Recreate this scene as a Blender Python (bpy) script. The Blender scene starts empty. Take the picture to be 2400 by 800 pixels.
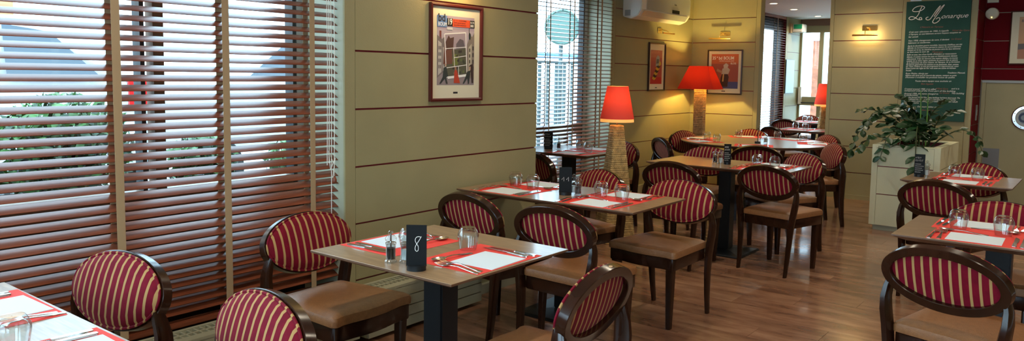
import bpy, bmesh, math, random
from mathutils import Vector, Matrix
random.seed(7)
PI = math.pi
scn = bpy.context.scene
COL = scn.collection

# ---------------------------------------------------------------- camera
H = 1.40
FPX, CY = 1800.0, 330.403
RT = Vector((0.61771, -0.78626, 0.01467)); UP = Vector((0.05900, 0.06495, 0.99614)); FW = Vector((0.78421, 0.61445, -0.08651))
FW = FW.normalized(); RT = (RT - FW * RT.dot(FW)).normalized(); UP = RT.cross(FW)
cam = bpy.data.cameras.new('camera'); cam_o = bpy.data.objects.new('camera', cam); COL.objects.link(cam_o)
cam.sensor_width = 36; cam.lens = FPX / 2400 * 36; cam.shift_y = -(400 - CY) / 2400
cam.clip_start = 0.05; cam.clip_end = 200
M = Matrix.Identity(4)
for i in range(3):
    M[i][0] = RT[i]; M[i][1] = UP[i]; M[i][2] = -FW[i]
M[2][3] = H
cam_o.matrix_world = M
scn.camera = cam_o

# ---------------------------------------------------------------- world and exposure
scn.view_settings.view_transform = 'Standard'
scn.view_settings.look = 'None'
scn.view_settings.gamma = 1
scn.view_settings.use_curve_mapping = False
scn.view_settings.exposure = 0.1
W = bpy.data.worlds.new('overcast_sky'); scn.world = W; W.use_nodes = True
bg = W.node_tree.nodes['Background']
bg.inputs[0].default_value = (0.56, 0.81, 1.0, 1); bg.inputs[1].default_value = 10.0
DOWNLIGHT = 6.5      # watts of each recessed ceiling lamp
LAMP = 2.4

def ray(px, py):
    return RT * ((px - 1200) / FPX) + UP * ((CY - py) / FPX) + FW
def onx(px, py, X):
    d = ray(px, py); t = X / d.x; return Vector((X, d.y * t, H + d.z * t))
def ony(px, py, Y):
    d = ray(px, py); t = Y / d.y; return Vector((d.x * t, Y, H + d.z * t))

# ---------------------------------------------------------------- materials
MAT = {}
def material(name, col, rough=.5, metal=0, coat=0, noise=None, bump=None, spec=None, sheen=0):
    """noise=(scale, amount, stretch xyz); bump=(scale, strength)"""
    m = bpy.data.materials.new(name); m.use_nodes = True
    nt = m.node_tree; b = nt.nodes['Principled BSDF']
    b.inputs['Base Color'].default_value = (*col, 1); b.inputs['Roughness'].default_value = rough
    b.inputs['Metallic'].default_value = metal; b.inputs['Coat Weight'].default_value = coat
    b.inputs['Coat Roughness'].default_value = .25 if coat > .9 else .12
    if spec is not None: b.inputs['Specular IOR Level'].default_value = spec
    if sheen: b.inputs['Sheen Weight'].default_value = sheen; b.inputs['Sheen Roughness'].default_value = .4
    tc = nt.nodes.new('ShaderNodeTexCoord')
    if noise:
        sc, am, st = noise
        mp = nt.nodes.new('ShaderNodeMapping'); mp.inputs['Scale'].default_value = st
        n = nt.nodes.new('ShaderNodeTexNoise'); n.inputs['Scale'].default_value = sc; n.inputs['Detail'].default_value = 6
        nt.links.new(tc.outputs['Object'], mp.inputs[0]); nt.links.new(mp.outputs[0], n.inputs['Vector'])
        r = nt.nodes.new('ShaderNodeValToRGB')
        r.color_ramp.elements[0].position = .3; r.color_ramp.elements[1].position = .7
        r.color_ramp.elements[0].color = (*[c * (1 - am) for c in col], 1)
        r.color_ramp.elements[1].color = (*[min(1, c * (1 + am)) for c in col], 1)
        nt.links.new(n.outputs['Fac'], r.inputs[0]); nt.links.new(r.outputs[0], b.inputs['Base Color'])
    if bump:
        n2 = nt.nodes.new('ShaderNodeTexNoise'); n2.inputs['Scale'].default_value = bump[0]; n2.inputs['Detail'].default_value = 3
        nt.links.new(tc.outputs['Object'], n2.inputs['Vector'])
        bp = nt.nodes.new('ShaderNodeBump'); bp.inputs['Strength'].default_value = bump[1]; bp.inputs['Distance'].default_value = .003
        nt.links.new(n2.outputs['Fac'], bp.inputs['Height']); nt.links.new(bp.outputs[0], b.inputs['Normal'])
    MAT[name] = m
    return m

material('olive_paint', (.33, .29, .15), .55, noise=(3, .05, (1, 1, 1)), bump=(160, .25))
material('groove_red', (.22, .010, .020), .5)
material('red_paint', (.115, .003, .007), .7, bump=(160, .2), spec=.08)
material('groove_tan', (.35, .27, .17), .5)
material('ceiling_white', (.75, .72, .66), .7)
material('planter_cream', (.62, .61, .41), .55, bump=(160, .2))
material('white_paint', (.72, .74, .72), .5)
material('cream_reveal', (.38, .37, .26), .5)
material('dark_wood', (.022, .007, .0032), .18, spec=.4, noise=(14, .45, (1, 1, .25)))
material('black_metal', (.010, .012, .014), .38, spec=.3)
material('leather', (.25, .105, .036), .38, noise=(60, .14, (1, 1, 1)), bump=(260, .5))
material('walnut', (.30, .19, .105), .28, coat=.3, noise=(22, .28, (6, .4, 6)))
material('walnut_edge', (.13, .065, .035), .4)
material('mat_red', (.80, .045, .03), .75)
material('paper', (.68, .78, .84), .8)
material('steel', (.75, .75, .74), .16, metal=1)
material('brass', (.85, .58, .2), .2, metal=1)
material('black_slate', (.008, .009, .010), .5, spec=.15)
material('chalk', (.85, .85, .82), .9)
material('chalk_red', (.32, .12, .09), .9)
material('chalkboard_green', (.026, .082, .066), .7, spec=.15, noise=(4, .1, (1, 1, 1)))
material('frame_red_wood', (.09, .010, .008), .3, coat=.3)
material('frame_dark_wood', (.05, .015, .010), .3, coat=.3)
material('mount_cream', (.70, .66, .50), .8)
material('slat_wood', (.21, .055, .024), .27, coat=.0, spec=.32, noise=(10, .25, (.5, 8, 8)))
material('tape_brown', (.42, .28, .15), .8)
material('cord_white', (.8, .76, .66), .8)
material('frame_brown', (.16, .085, .05), .45)
material('frame_grey', (.03, .035, .04), .4)
material('frame_white', (.55, .6, .6), .4)
material('panel_dark', (.05, .025, .018), .6)
material('plastic_white', (.80, .78, .70), .35)
material('plastic_grey', (.35, .36, .34), .4)
material('soil', (.02, .015, .011), .9)
material('leaf', (.012, .052, .014), .4, noise=(5, .5, (1, 1, 1)))
material('leaf_young', (.14, .33, .06), .4)
material('stem_green', (.05, .07, .02), .5)
material('rope', (.50, .33, .13), .8, noise=(30, .35, (1, 1, 1)), bump=(120, .8))
material('braid', (.33, .22, .12), .8, noise=(30, .35, (1, 1, 1)), bump=(100, .8))
material('car_white', (.5, .52, .54), .2, coat=.6)
material('car_glass', (.03, .05, .07), .06)
material('tail_red', (.65, .02, .02), .2)
material('tail_orange', (.8, .3, .03), .2)
material('tyre', (.02, .02, .02), .8)
material('asphalt', (.35, .35, .34), .9, noise=(6, .15, (1, 1, 1)))
material('render_white', (.78, .78, .76), .8)
material('brick_red', (.30, .10, .05), .85, noise=(12, .3, (1, 1, 1)))
material('facade_brown', (.36, .17, .08), .8, noise=(5, .3, (.3, 1, 3)))
material('shop_green', (.02, .45, .20), .6)
material('shrub_leaf', (.05, .16, .03), .5, noise=(4, .6, (1, 1, 1)))
material('shrub_dark', (.02, .06, .025), .6)
material('rail_grey', (.09, .15, .16), .5)
material('disc_green', (.12, .22, .19), .5)
material('pipe_blue', (.10, .25, .5), .4)
material('pepper', (.02, .015, .012), .8)
material('salt', (.85, .85, .84), .9)
material('exit_green', (.02, .40, .18), .4)
material('kick_grey', (.17, .165, .16), .4)
material('badge_grey', (.22, .27, .31), .5)
material('navy', (.01, .015, .06), .4)
material('pale_blue', (.42, .62, .72), .5)

def floor_mat():
    m = bpy.data.materials.new('laminate_floor'); m.use_nodes = True; nt = m.node_tree; b = nt.nodes['Principled BSDF']
    g = nt.nodes.new('ShaderNodeNewGeometry'); oi = nt.nodes.new('ShaderNodeObjectInfo')
    add = nt.nodes.new('ShaderNodeVectorMath'); add.operation = 'ADD'
    cmb = nt.nodes.new('ShaderNodeCombineXYZ')
    mul = nt.nodes.new('ShaderNodeMath'); mul.operation = 'MULTIPLY'; mul.inputs[1].default_value = 37.0
    nt.links.new(oi.outputs['Random'], mul.inputs[0]); nt.links.new(mul.outputs[0], cmb.inputs[2])
    nt.links.new(g.outputs['Position'], add.inputs[0]); nt.links.new(cmb.outputs[0], add.inputs[1])
    mp = nt.nodes.new('ShaderNodeMapping'); mp.inputs['Scale'].default_value = (5, 1.3, 1)
    n = nt.nodes.new('ShaderNodeTexNoise'); n.inputs['Scale'].default_value = 1.6; n.inputs['Detail'].default_value = 8; n.inputs['Roughness'].default_value = .62
    nt.links.new(add.outputs[0], mp.inputs[0]); nt.links.new(mp.outputs[0], n.inputs['Vector'])
    r = nt.nodes.new('ShaderNodeValToRGB'); e = r.color_ramp.elements
    e[0].position = .28; e[0].color = (.11, .043, .023, 1); e[1].position = .74; e[1].color = (.44, .25, .15, 1)
    k = r.color_ramp.elements.new(.5); k.color = (.285, .14, .080, 1)
    nt.links.new(n.outputs['Fac'], r.inputs[0])
    hs = nt.nodes.new('ShaderNodeHueSaturation'); mr = nt.nodes.new('ShaderNodeMapRange')
    mr.inputs[3].default_value = .85; mr.inputs[4].default_value = 1.15
    nt.links.new(oi.outputs['Random'], mr.inputs[0]); nt.links.new(mr.outputs[0], hs.inputs['Value'])
    nt.links.new(r.outputs[0], hs.inputs['Color']); nt.links.new(hs.outputs[0], b.inputs['Base Color'])
    b.inputs['Roughness'].default_value = .2; b.inputs['Coat Weight'].default_value = .3; b.inputs['Coat Roughness'].default_value = .1
    MAT['floor'] = m
floor_mat()

def stripe_mat(name, red, tan, period=.0345, frac=.36, phase=0.0):
    m = bpy.data.materials.new(name); m.use_nodes = True; nt = m.node_tree; b = nt.nodes['Principled BSDF']
    tc = nt.nodes.new('ShaderNodeTexCoord'); sp = nt.nodes.new('ShaderNodeSeparateXYZ'); nt.links.new(tc.outputs['Object'], sp.inputs[0])
    def math_(op, v):
        k = nt.nodes.new('ShaderNodeMath'); k.operation = op; k.inputs[1].default_value = v; return k
    a = math_('ADD', 10 + phase); d = math_('DIVIDE', period); f = nt.nodes.new('ShaderNodeMath'); f.operation = 'FRACT'; g = math_('LESS_THAN', frac)
    nt.links.new(sp.outputs['Y'], a.inputs[0]); nt.links.new(a.outputs[0], d.inputs[0]); nt.links.new(d.outputs[0], f.inputs[0]); nt.links.new(f.outputs[0], g.inputs[0])
    n = nt.nodes.new('ShaderNodeTexNoise'); n.inputs['Scale'].default_value = 35; n.inputs['Detail'].default_value = 4
    nt.links.new(tc.outputs['Object'], n.inputs['Vector'])
    r = nt.nodes.new('ShaderNodeValToRGB'); r.color_ramp.elements[0].color = (*[c * .6 for c in red], 1); r.color_ramp.elements[1].color = (*[min(1, c * 1.5) for c in red], 1)
    nt.links.new(n.outputs['Fac'], r.inputs[0])
    mx = nt.nodes.new('ShaderNodeMix'); mx.data_type = 'RGBA'; mx.inputs[7].default_value = (*tan, 1)
    nt.links.new(g.outputs[0], mx.inputs[0]); nt.links.new(r.outputs[0], mx.inputs[6]); nt.links.new(mx.outputs[2], b.inputs['Base Color'])
    b.inputs['Roughness'].default_value = .75; b.inputs['Specular IOR Level'].default_value = .12; b.inputs['Sheen Weight'].default_value = .08; b.inputs['Sheen Roughness'].default_value = .35
    b.inputs['Sheen Tint'].default_value = (1, .75, .8, 1)
    MAT[name] = m
stripe_mat('striped_velvet', (.155, .004, .015), (.42, .25, .095), frac=.29)

def pane_mat(name, tint, edge=.35, rough=0.0):
    m = bpy.data.materials.new(name); m.use_nodes = True; nt = m.node_tree
    nt.nodes.remove(nt.nodes['Principled BSDF']); out = nt.nodes['Material Output']
    t = nt.nodes.new('ShaderNodeBsdfTransparent'); t.inputs[0].default_value = (*tint, 1)
    g = nt.nodes.new('ShaderNodeBsdfGlossy'); g.inputs['Roughness'].default_value = rough
    f0 = nt.nodes.new('ShaderNodeLayerWeight'); f0.inputs[0].default_value = .5; f = nt.nodes.new('ShaderNodeMath'); f.operation = 'POWER'; f.inputs[1].default_value = 3.5; nt.links.new(f0.outputs['Facing'], f.inputs[0])
    f2 = nt.nodes.new('ShaderNodeMath'); f2.operation = 'ADD'; f2.inputs[1].default_value = .04; nt.links.new(f.outputs[0], f2.inputs[0]); f = f2
    mx = nt.nodes.new('ShaderNodeMixShader'); k = nt.nodes.new('ShaderNodeMath'); k.operation = 'MULTIPLY'; k.inputs[1].default_value = edge; k.use_clamp = True
    nt.links.new(f.outputs[0], k.inputs[0]); nt.links.new(k.outputs[0], mx.inputs[0])
    nt.links.new(t.outputs[0], mx.inputs[1]); nt.links.new(g.outputs[0], mx.inputs[2]); nt.links.new(mx.outputs[0], out.inputs[0])
    MAT[name] = m
pane_mat('window_glass', (.96, .98, .98), .8)
pane_mat('tumbler_glass', (.93, .95, .95), 1.5)
pane_mat('clear_plastic', (.85, .88, .88), 2.0, .05)

def emit_mat(name, col, strength):
    m = bpy.data.materials.new(name); m.use_nodes = True; b = m.node_tree.nodes['Principled BSDF']
    b.inputs['Base Color'].default_value = (*col, 1); b.inputs['Emission Color'].default_value = (*col, 1); b.inputs['Emission Strength'].default_value = strength
    MAT[name] = m
emit_mat('lamp_glow', (1, .8, .5), 12)
emit_mat('led_dot', (1, .75, .2), 4)

def shade_mat(name, col, trans):
    m = bpy.data.materials.new(name); m.use_nodes = True; nt = m.node_tree
    nt.nodes.remove(nt.nodes['Principled BSDF']); out = nt.nodes['Material Output']
    d = nt.nodes.new('ShaderNodeBsdfDiffuse'); t = nt.nodes.new('ShaderNodeBsdfTranslucent'); mx = nt.nodes.new('ShaderNodeMixShader')
    d.inputs[0].default_value = (*col, 1); t.inputs[0].default_value = (*col, 1); mx.inputs[0].default_value = trans
    nt.links.new(d.outputs[0], mx.inputs[1]); nt.links.new(t.outputs[0], mx.inputs[2]); nt.links.new(mx.outputs[0], out.inputs[0])
    MAT[name] = m
shade_mat('shade_red', (.78, .10, .075), .15)
shade_mat('shade_red_dense', (.50, .032, .022), .05)
shade_mat('shade_lining', (.95, .75, .38), .5)

# ---------------------------------------------------------------- mesh helpers
class MB:
    def __init__(s): s.v = []; s.f = []; s.mi = []; s.mats = []
    def _m(s, mat):
        if mat is None: return 0
        if mat not in s.mats: s.mats.append(mat)
        return s.mats.index(mat)
    def add(s, vs, fs, mat=None, T=None):
        o = len(s.v); k = s._m(mat)
        s.v += [tuple(T @ Vector(p)) if T else tuple(p) for p in vs]
        for f in fs: s.f.append([i + o for i in f]); s.mi.append(k)
        return s
    def box(s, a, b, mat=None, T=None):
        x0, y0, z0 = a; x1, y1, z1 = b
        vs = [(x0, y0, z0), (x1, y0, z0), (x1, y1, z0), (x0, y1, z0), (x0, y0, z1), (x1, y0, z1), (x1, y1, z1), (x0, y1, z1)]
        fs = [(3, 2, 1, 0), (4, 5, 6, 7), (0, 1, 5, 4), (1, 2, 6, 5), (2, 3, 7, 6), (3, 0, 4, 7)]
        return s.add(vs, fs, mat, T)
    def loft(s, rings, cap=True, mat=None, T=None, closed=False):
        n = len(rings[0]); vs = [p for r in rings for p in r]; fs = []
        m = len(rings)
        for i in range(m if closed else m - 1):
            j = (i + 1) % m
            for k in range(n):
                fs.append((i * n + k, i * n + (k + 1) % n, j * n + (k + 1) % n, j * n + k))
        if cap and not closed:
            fs.append(tuple(range(n))[::-1]); fs.append(tuple(range((m - 1) * n, m * n)))
        return s.add(vs, fs, mat, T)
    def lathe(s, prof, seg=24, mat=None, T=None, cap=True):
        rings = [[(r * math.cos(2 * PI * k / seg), r * math.sin(2 * PI * k / seg), z) for k in range(seg)] for r, z in prof]
        return s.loft(rings, cap, mat, T)
    def tube(s, pts, r, seg=8, mat=None, T=None, closed=False, flat=1.0):
        pts = [Vector(p) for p in pts]; n = len(pts); rings = []
        rs = r if isinstance(r, (list, tuple)) else [r] * n
        prev = None
        for i, p in enumerate(pts):
            a = pts[(i - 1) % n] if (closed or i > 0) else p; b = pts[(i + 1) % n] if (closed or i < n - 1) else p
            t = (b - a).normalized()
            if prev is None:
                up = Vector((0, 0, 1)) if abs(t.z) < .9 else Vector((1, 0, 0))
                u = (up - t * up.dot(t)).normalized()
            else:
                u = (prev - t * prev.dot(t)).normalized()
            prev = u; w = t.cross(u)
            rings.append([tuple(p + u * (rs[i] * math.cos(2 * PI * k / seg)) + w * (rs[i] * flat * math.sin(2 * PI * k / seg))) for k in range(seg)])
        return s.loft(rings, True, mat, T, closed)
    def poly(s, pts, mat=None, T=None): return s.add(pts, [tuple(range(len(pts)))], mat, T)
    def mesh(s, name, mat=None, smooth=False):
        me = bpy.data.meshes.new(name); me.from_pydata(s.v, [], s.f)
        if s.mats:
            for k in s.mats: me.materials.append(MAT[k])
            me.polygons.foreach_set('material_index', s.mi)
        elif mat: me.materials.append(MAT[mat])
        bm = bmesh.new(); bm.from_mesh(me); bmesh.ops.recalc_face_normals(bm, faces=bm.faces[:]); bm.to_mesh(me); bm.free()
        if smooth:
            me.polygons.foreach_set('use_smooth', [True] * len(me.polygons))
            try: me.set_sharp_from_angle(angle=math.radians(32))
            except Exception: pass
        me.update()
        return me
    def build(s, name, mat=None, parent=None, smooth=False, loc=None, rz=0, bevel=0):
        me = s.mesh(name, mat, smooth)
        if bevel:
            bm = bmesh.new(); bm.from_mesh(me)
            bmesh.ops.bevel(bm, geom=bm.edges[:], offset=bevel, segments=2, affect='EDGES', clamp_overlap=True)
            bm.to_mesh(me); bm.free()
        return link(name, me, parent, loc, rz)
def link(name, me, parent=None, loc=None, rz=0):
    o = bpy.data.objects.new(name, me); COL.objects.link(o)
    if parent: o.parent = parent
    if loc is not None: o.location = loc
    if rz: o.rotation_euler = (0, 0, rz)
    return o
def empty(name, loc=(0, 0, 0), rz=0):
    o = link(name, None, None, loc, rz); o.empty_display_size = .1; return o
def tag(o, label, cat, group=None, kind=None):
    o['label'] = label; o['category'] = cat
    if group: o['group'] = group
    if kind: o['kind'] = kind
    return o
def struct(o): o['kind'] = 'structure'; return o
def dup(root, loc, rz):
    r = root.copy(); COL.objects.link(r); r.location = loc; r.rotation_euler = (0, 0, rz)
    for ch in root.children:
        c = ch.copy(); COL.objects.link(c); c.parent = r
        for g in ch.children:
            d = g.copy(); COL.objects.link(d); d.parent = c
    return r
def bx(name, a, b, mat, parent=None, bevel=0, loc=None, rz=0): return MB().box(a, b).build(name, mat, parent, loc=loc, rz=rz, bevel=bevel)
def light(kind, name, loc, power, col, parent=None, **kw):
    l = bpy.data.lights.new(name, kind); l.energy = power; l.color = col
    for k, v in kw.items(): setattr(l, k, v)
    o = bpy.data.objects.new(name, l); COL.objects.link(o); o.location = loc
    if parent: o.parent = parent
    return o
def text(name, body, size, T, mat, parent, shear=0, align='LEFT', depth=.0004, sx=1.0, bold=0):
    cu = bpy.data.curves.new(name, 'FONT'); cu.body = body; cu.size = size; cu.shear = shear; cu.align_x = align; cu.extrude = depth; cu.offset = bold
    cu.resolution_u = 3
    o = bpy.data.objects.new(name, cu); COL.objects.link(o)
    dg = bpy.context.evaluated_depsgraph_get()
    me = bpy.data.meshes.new_from_object(o.evaluated_get(dg)); me.name = name
    bpy.data.objects.remove(o); bpy.data.curves.remove(cu)
    me.transform(T @ Matrix.Diagonal((sx, 1, 1, 1))); me.materials.clear(); me.materials.append(MAT[mat])
    return link(name, me, parent)
def basis(o, u, v, w):
    m = Matrix.Identity(4)
    for i in range(3): m[i][0] = u[i]; m[i][1] = v[i]; m[i][2] = w[i]; m[i][3] = o[i]
    return m

# ---------------------------------------------------------------- room shell
CEIL = 2.43
WY = 3.12          # face of the pier wall beside the big window
AY = 4.435         # face of the alcove wall
BX = 9.484         # face of the back wall
RX = 9.95          # face of the red wall
MOD = .307
XB, YR = -2.2, -2.6     # wall behind the camera, wall to the right of it
FX = 13.85         # far wall of the next room

floor = struct(bx('floor', (XB, YR, -.12), (FX + .3, 4.9, -.008), 'floor'))
# planks laid along the depth of the room, each its own board
PW, PL = .19, 1.28
plank_me = MB().box((0, 0, -.008), (PW - .0018, PL - .0018, 0)).mesh('plank', 'floor')
i = 0; x = 1.52
while x < 9.45:
    y = -.75 - (i % 4) * .32; i += 1
    while y < AY - .02:
        y1 = min(y + PL, (AY if x > 4.0 else 3.34) - .01)
        y1 = min(y1, AY - .01)
        if y1 - y > .05:
            o = link('plank', plank_me, floor, (x, y, 0)); o.scale = (1, (y1 - y) / PL, 1)
        y += PL
        if y1 < y - .01: break
    x += PW
cl = MB(); cl.box((XB - .15, YR - .15, CEIL), (4.25, 3.56, CEIL + .15)).box((4.25, YR - .15, CEIL), (FX + .15, AY + .42, CEIL + .15)); struct(cl.build('ceiling', 'ceiling_white'))

def boards(parent, axis, face, lo, hi, zs, mat='olive_paint', sgn=-1, th=.012, gap=.009):
    """boards between the groove heights zs, on a plane; axis 'y': plane y=face spanning x lo..hi; axis 'x': plane x=face spanning y"""
    for a, b in zip(zs[:-1], zs[1:]):
        a2, b2 = a + gap / 2, b - gap / 2
        if axis == 'y': A, B = (lo, min(face, face - sgn * th), a2), (hi, max(face, face - sgn * th), b2)
        else: A, B = (min(face, face - sgn * th), lo, a2), (max(face, face - sgn * th), hi, b2)
        bx('board', A, B, mat, parent)
GZ = [0.003 + MOD * k for k in range(8)] + [CEIL]
PZ = [-.014 + .3047 * k for k in range(8)] + [CEIL]; PZ[0] = .0

# pier wall between the two windows
pier = struct(bx('wall_left', (2.5945, WY + .012, 0), (4.238, 3.5, CEIL), 'groove_red'))
boards(pier, 'y', WY, 2.652, 4.25, PZ, gap=.010)
bx('edge_board', (2.582, WY, 0), (2.6495, WY + .012, CEIL), 'olive_paint', pier)
bx('return_board', (4.12, 3.5001, 0), (4.25, AY + .5, CEIL), 'olive_paint', pier)
bx('return_board', (4.238, WY + .0121, 0), (4.25, 3.5, CEIL), 'olive_paint', pier)
bx('reveal_board', (2.582, WY + .0121, 0), (2.594, 3.56, CEIL), 'cream_reveal', pier)
# base under and above the big window, wall beyond it to the left
low = struct(bx('wall_window', (-1.6, 3.43, 0), (2.594, 3.56, .77), 'panel_dark'))
bx('window_sill', (-1.6, 3.36, .77), (2.582, 3.56, .795), 'frame_brown', low)
struct(bx('wall_window_top', (-1.6, 3.43, 2.25), (2.594, 3.56, CEIL), 'olive_paint'))
struct(bx('wall_window_corner', (XB, WY, 0), (-1.6, 3.5, CEIL), 'olive_paint'))

def window(name, x0, x1, z0, z1, y, posts, mat='frame_brown', dark='frame_grey'):
    w = struct(empty(name))
    bx('sill_rail', (x0, y, z0), (x1, y + .06, z0 + .05), mat, w)
    bx('head_rail', (x0, y, z1 - .06), (x1, y + .06, z1), mat, w)
    for (a, b, m) in posts: bx('post', (a, y - .004, z0), (b, y + .064, z1), m, w)
    bx('glass_pane', (x0, y + .03, z0), (x1, y + .034, z1), 'window_glass', w)
    return w
window('window_1', -1.6, 2.594, .795, 2.25, 3.46, [(1.695, 1.715, 'frame_grey'), (1.755, 1.805, 'frame_brown'), (2.51, 2.53, 'frame_grey'), (2.535, 2.594, 'frame_white'), (.2, .3, 'frame_brown'), (-.9, -.8, 'frame_brown')])

# alcove wall with the second window
al = struct(empty('wall_alcove'))
bx('wall_core', (7.43, AY + .012, 0), (BX + .012, AY + .42, CEIL), 'groove_red', al)
bx('wall_core', (4.25, AY, 0), (5.9, AY + .42, CEIL), 'olive_paint', al)
bx('under_window', (5.9, AY + .06, 0), (7.43, AY + .42, .30), 'olive_paint', al)
bx('over_window', (5.9, AY + .06, 2.3), (7.43, AY + .42, CEIL), 'olive_paint', al)
boards(al, 'y', AY, 7.505, BX, GZ)
bx('edge_board', (7.42, AY, 0), (7.502, AY + .012, CEIL), 'olive_paint', al)
bx('reveal_board', (7.4185, AY + .0121, 0), (7.43, AY + .42, CEIL), 'cream_reveal', al)
bx('skirting', (7.42, AY - .03, 0), (BX, AY, .10), 'cream_reveal', al)
window('window_2', 5.9, 7.418, .30, 2.3, AY + .32, [(7.335, 7.355, 'frame_grey'), (7.36, 7.418, 'frame_white'), (5.9, 5.98, 'frame_brown')])
w2 = bpy.data.objects['window_2']
bx('transom', (5.98, AY + .316, .74), (7.335, AY + .386, .86), 'frame_brown', w2)
bx('mullion', (6.98, AY + .316, .30), (7.08, AY + .386, .74), 'frame_brown', w2)

# back wall with the passage to the next room
bw = struct(empty('wall_back'))
bx('wall_core', (BX + .012, 3.545, 0), (BX + .14, AY, CEIL), 'groove_red', bw)
bx('wall_core', (BX + .012, 1.212, 0), (BX + .14, 2.648, CEIL), 'groove_red', bw)
boards(bw, 'x', BX, 3.588, AY, GZ)
bx('edge_board', (BX, 3.533, 0), (BX + .14, 3.585, CEIL), 'olive_paint', bw)
boards(bw, 'x', BX, 1.928, 2.655, GZ)
bx('edge_board', (BX, 2.658, 0), (BX + .14, 2.70, CEIL), 'olive_paint', bw)
bx('plain_panel', (BX, 1.265, 0), (BX + .012, 1.925, CEIL), 'olive_paint', bw)
bx('edge_board', (BX, 1.205, 0), (BX + .012, 1.262, CEIL), 'olive_paint', bw)
bx('skirting', (BX - .012, 1.205, 0), (BX - .0002, 2.655, .05), 'olive_paint', bw)

# red wall, its return and the half-height service door
rw = struct(empty('wall_red'))
bx('wall_core', (BX + .012, 1.2, 0), (RX + .15, 1.212, CEIL), 'groove_tan', rw)
for a, b in zip(GZ[:-1], GZ[1:]): bx('board', (BX + .003, 1.19, a + .004), (RX, 1.2, b - .004), 'red_paint', rw)
bx('wall_core', (RX + .01, YR, 0), (RX + .15, 1.2, CEIL), 'groove_tan', rw)
RZ = [1.41, 1.537, 1.841, 2.148, CEIL]
for a, b in zip(RZ[:-1], RZ[1:]): bx('board', (RX, YR, a + .004), (RX + .01, 1.188, b - .004), 'red_paint', rw)
bx('board', (RX, YR, .003), (RX + .01, -.35, 1.40), 'red_paint', rw)
d1 = struct(empty('door_1'))
bx('frame_head', (RX - .025, -.35, 1.385), (RX + .0095, 1.175, 1.408), 'plastic_grey', d1)
bx('frame_side', (RX - .02, 1.135, 0), (RX + .0095, 1.175, 1.385), 'olive_paint', d1)
bx('frame_side', (RX - .02, -.35, 0), (RX + .0095, -.31, 1.385), 'olive_paint', d1)
bx('door_leaf', (RX - .012, -.31, .005), (RX + .009, 1.133, 1.383), 'olive_paint', d1)
bx('kick_plate', (RX - .016, .97, .20), (RX - .0122, 1.125, .66), 'kick_grey', d1)
T = Matrix.Translation((RX - .013, .745, 1.012)) @ Matrix.Rotation(-PI / 2, 4, 'Y')
pw = MB().lathe([(.135, 0), (.135, .012), (.125, .020), (.098, .020), (.092, .010), (.092, 0)], 40, T=T).build('porthole_ring', 'steel', d1, True)
MB().lathe([(.0915, .001), (.0915, .008)], 40, T=T).build('porthole_disc', 'plastic_grey', d1)
MB().lathe([(.072, .008), (.072, .010)], 40, T=T).build('porthole_badge', 'badge_grey', d1)
text('porthole_letter', 'C', .135, basis((RX - .0245, .815, .966), (0, -1, 0), (0, 0, 1), (-1, 0, 0)), 'navy', d1, bold=.006, sx=.85)
for k in range(8):
    a = PI / 8 + k * PI / 4
    MB().lathe([(.006, 0), (.006, .003), (.001, .005)], 8, T=T @ Matrix.Translation((.111 * math.cos(a), .111 * math.sin(a), .02))).build('porthole_screw', 'steel', d1)

# room sides behind the camera (their windows bring the light from that side)
wr = struct(bx('wall_right', (XB, YR - .15, 0), (RX + .15, YR, CEIL), 'olive_paint'))
wb = struct(empty('wall_behind'))
bx('wall_lower', (XB - .15, YR, 0), (XB, 3.12, .85), 'olive_paint', wb)
bx('wall_upper', (XB - .15, YR, 2.25), (XB, 3.12, CEIL), 'olive_paint', wb)
for y0, y1 in ((YR, -2.2), (-.2, .3), (2.3, 3.12)): bx('wall_post', (XB - .15, y0, .85), (XB, y1, 2.25), 'olive_paint', wb)

# next room beyond the passage
fr = struct(empty('wall_far_room'))
bx('wall_core', (BX + .3, 4.50, 0), (10.6, 4.6, CEIL), 'olive_paint', fr)
bx('side_wall', (BX + .14, AY, 0), (BX + .3, 4.6, CEIL), 'olive_paint', fr)
bx('under_window', (10.6, 4.50, 0), (13.15, 4.6, .45), 'panel_dark', fr)
bx('over_window', (10.6, 4.50, 2.25), (13.15, 4.6, CEIL), 'panel_dark', fr)
bx('panel_core', (13.15, AY + .012, 0), (FX + .15, AY + .10, CEIL), 'groove_red', fr)
for a, b in zip(GZ[:-1], GZ[1:]): bx('board', (13.2, AY, a + .004), (FX, AY + .012, b - .004), 'olive_paint', fr)
bx('edge_board', (13.12, AY, 0), (13.195, AY + .0119, CEIL), 'olive_paint', fr)
bx('wall_end', (FX, 1.3, 0), (FX + .15, 3.2, CEIL), 'olive_paint', fr)
bx('wall_side', (BX + .1401, 1.2121, 0), (FX, 1.3, CEIL), 'olive_paint', fr)
window('window_3', 10.6, 13.15, .45, 2.25, 4.50, [(12.86, 12.89, 'frame_grey'), (12.90, 13.15, 'frame_brown')])
d2 = struct(empty('door_2'))
bx('header', (FX - .02, 3.2, 2.32), (FX + .1, AY, CEIL), 'frame_brown', d2)
bx('head_rail', (FX, 3.2, 2.20), (FX + .06, AY, 2.32), 'olive_paint', d2)
bx('mid_rail', (FX, 3.2, .93), (FX + .06, AY, 1.08), 'olive_paint', d2)
bx('push_bar', (FX - .05, 3.3, .965), (FX - .03, 4.36, .985), 'frame_grey', d2)
bx('lock_box', (FX - .06, 4.36, .95), (FX, 4.41, 1.25), 'plastic_white', d2)
for a, b in ((4.40, AY), (4.035, 4.105), (3.2, 3.3)): bx('stile', (FX, a, 0), (FX + .06, b, 2.2), 'olive_paint', d2)
bx('bottom_rail', (FX, 3.2, 0), (FX + .06, AY, .40), 'olive_paint', d2)
bx('glass_pane', (FX + .03, 3.2, .4), (FX + .034, AY, 2.2), 'window_glass', d2)

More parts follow.
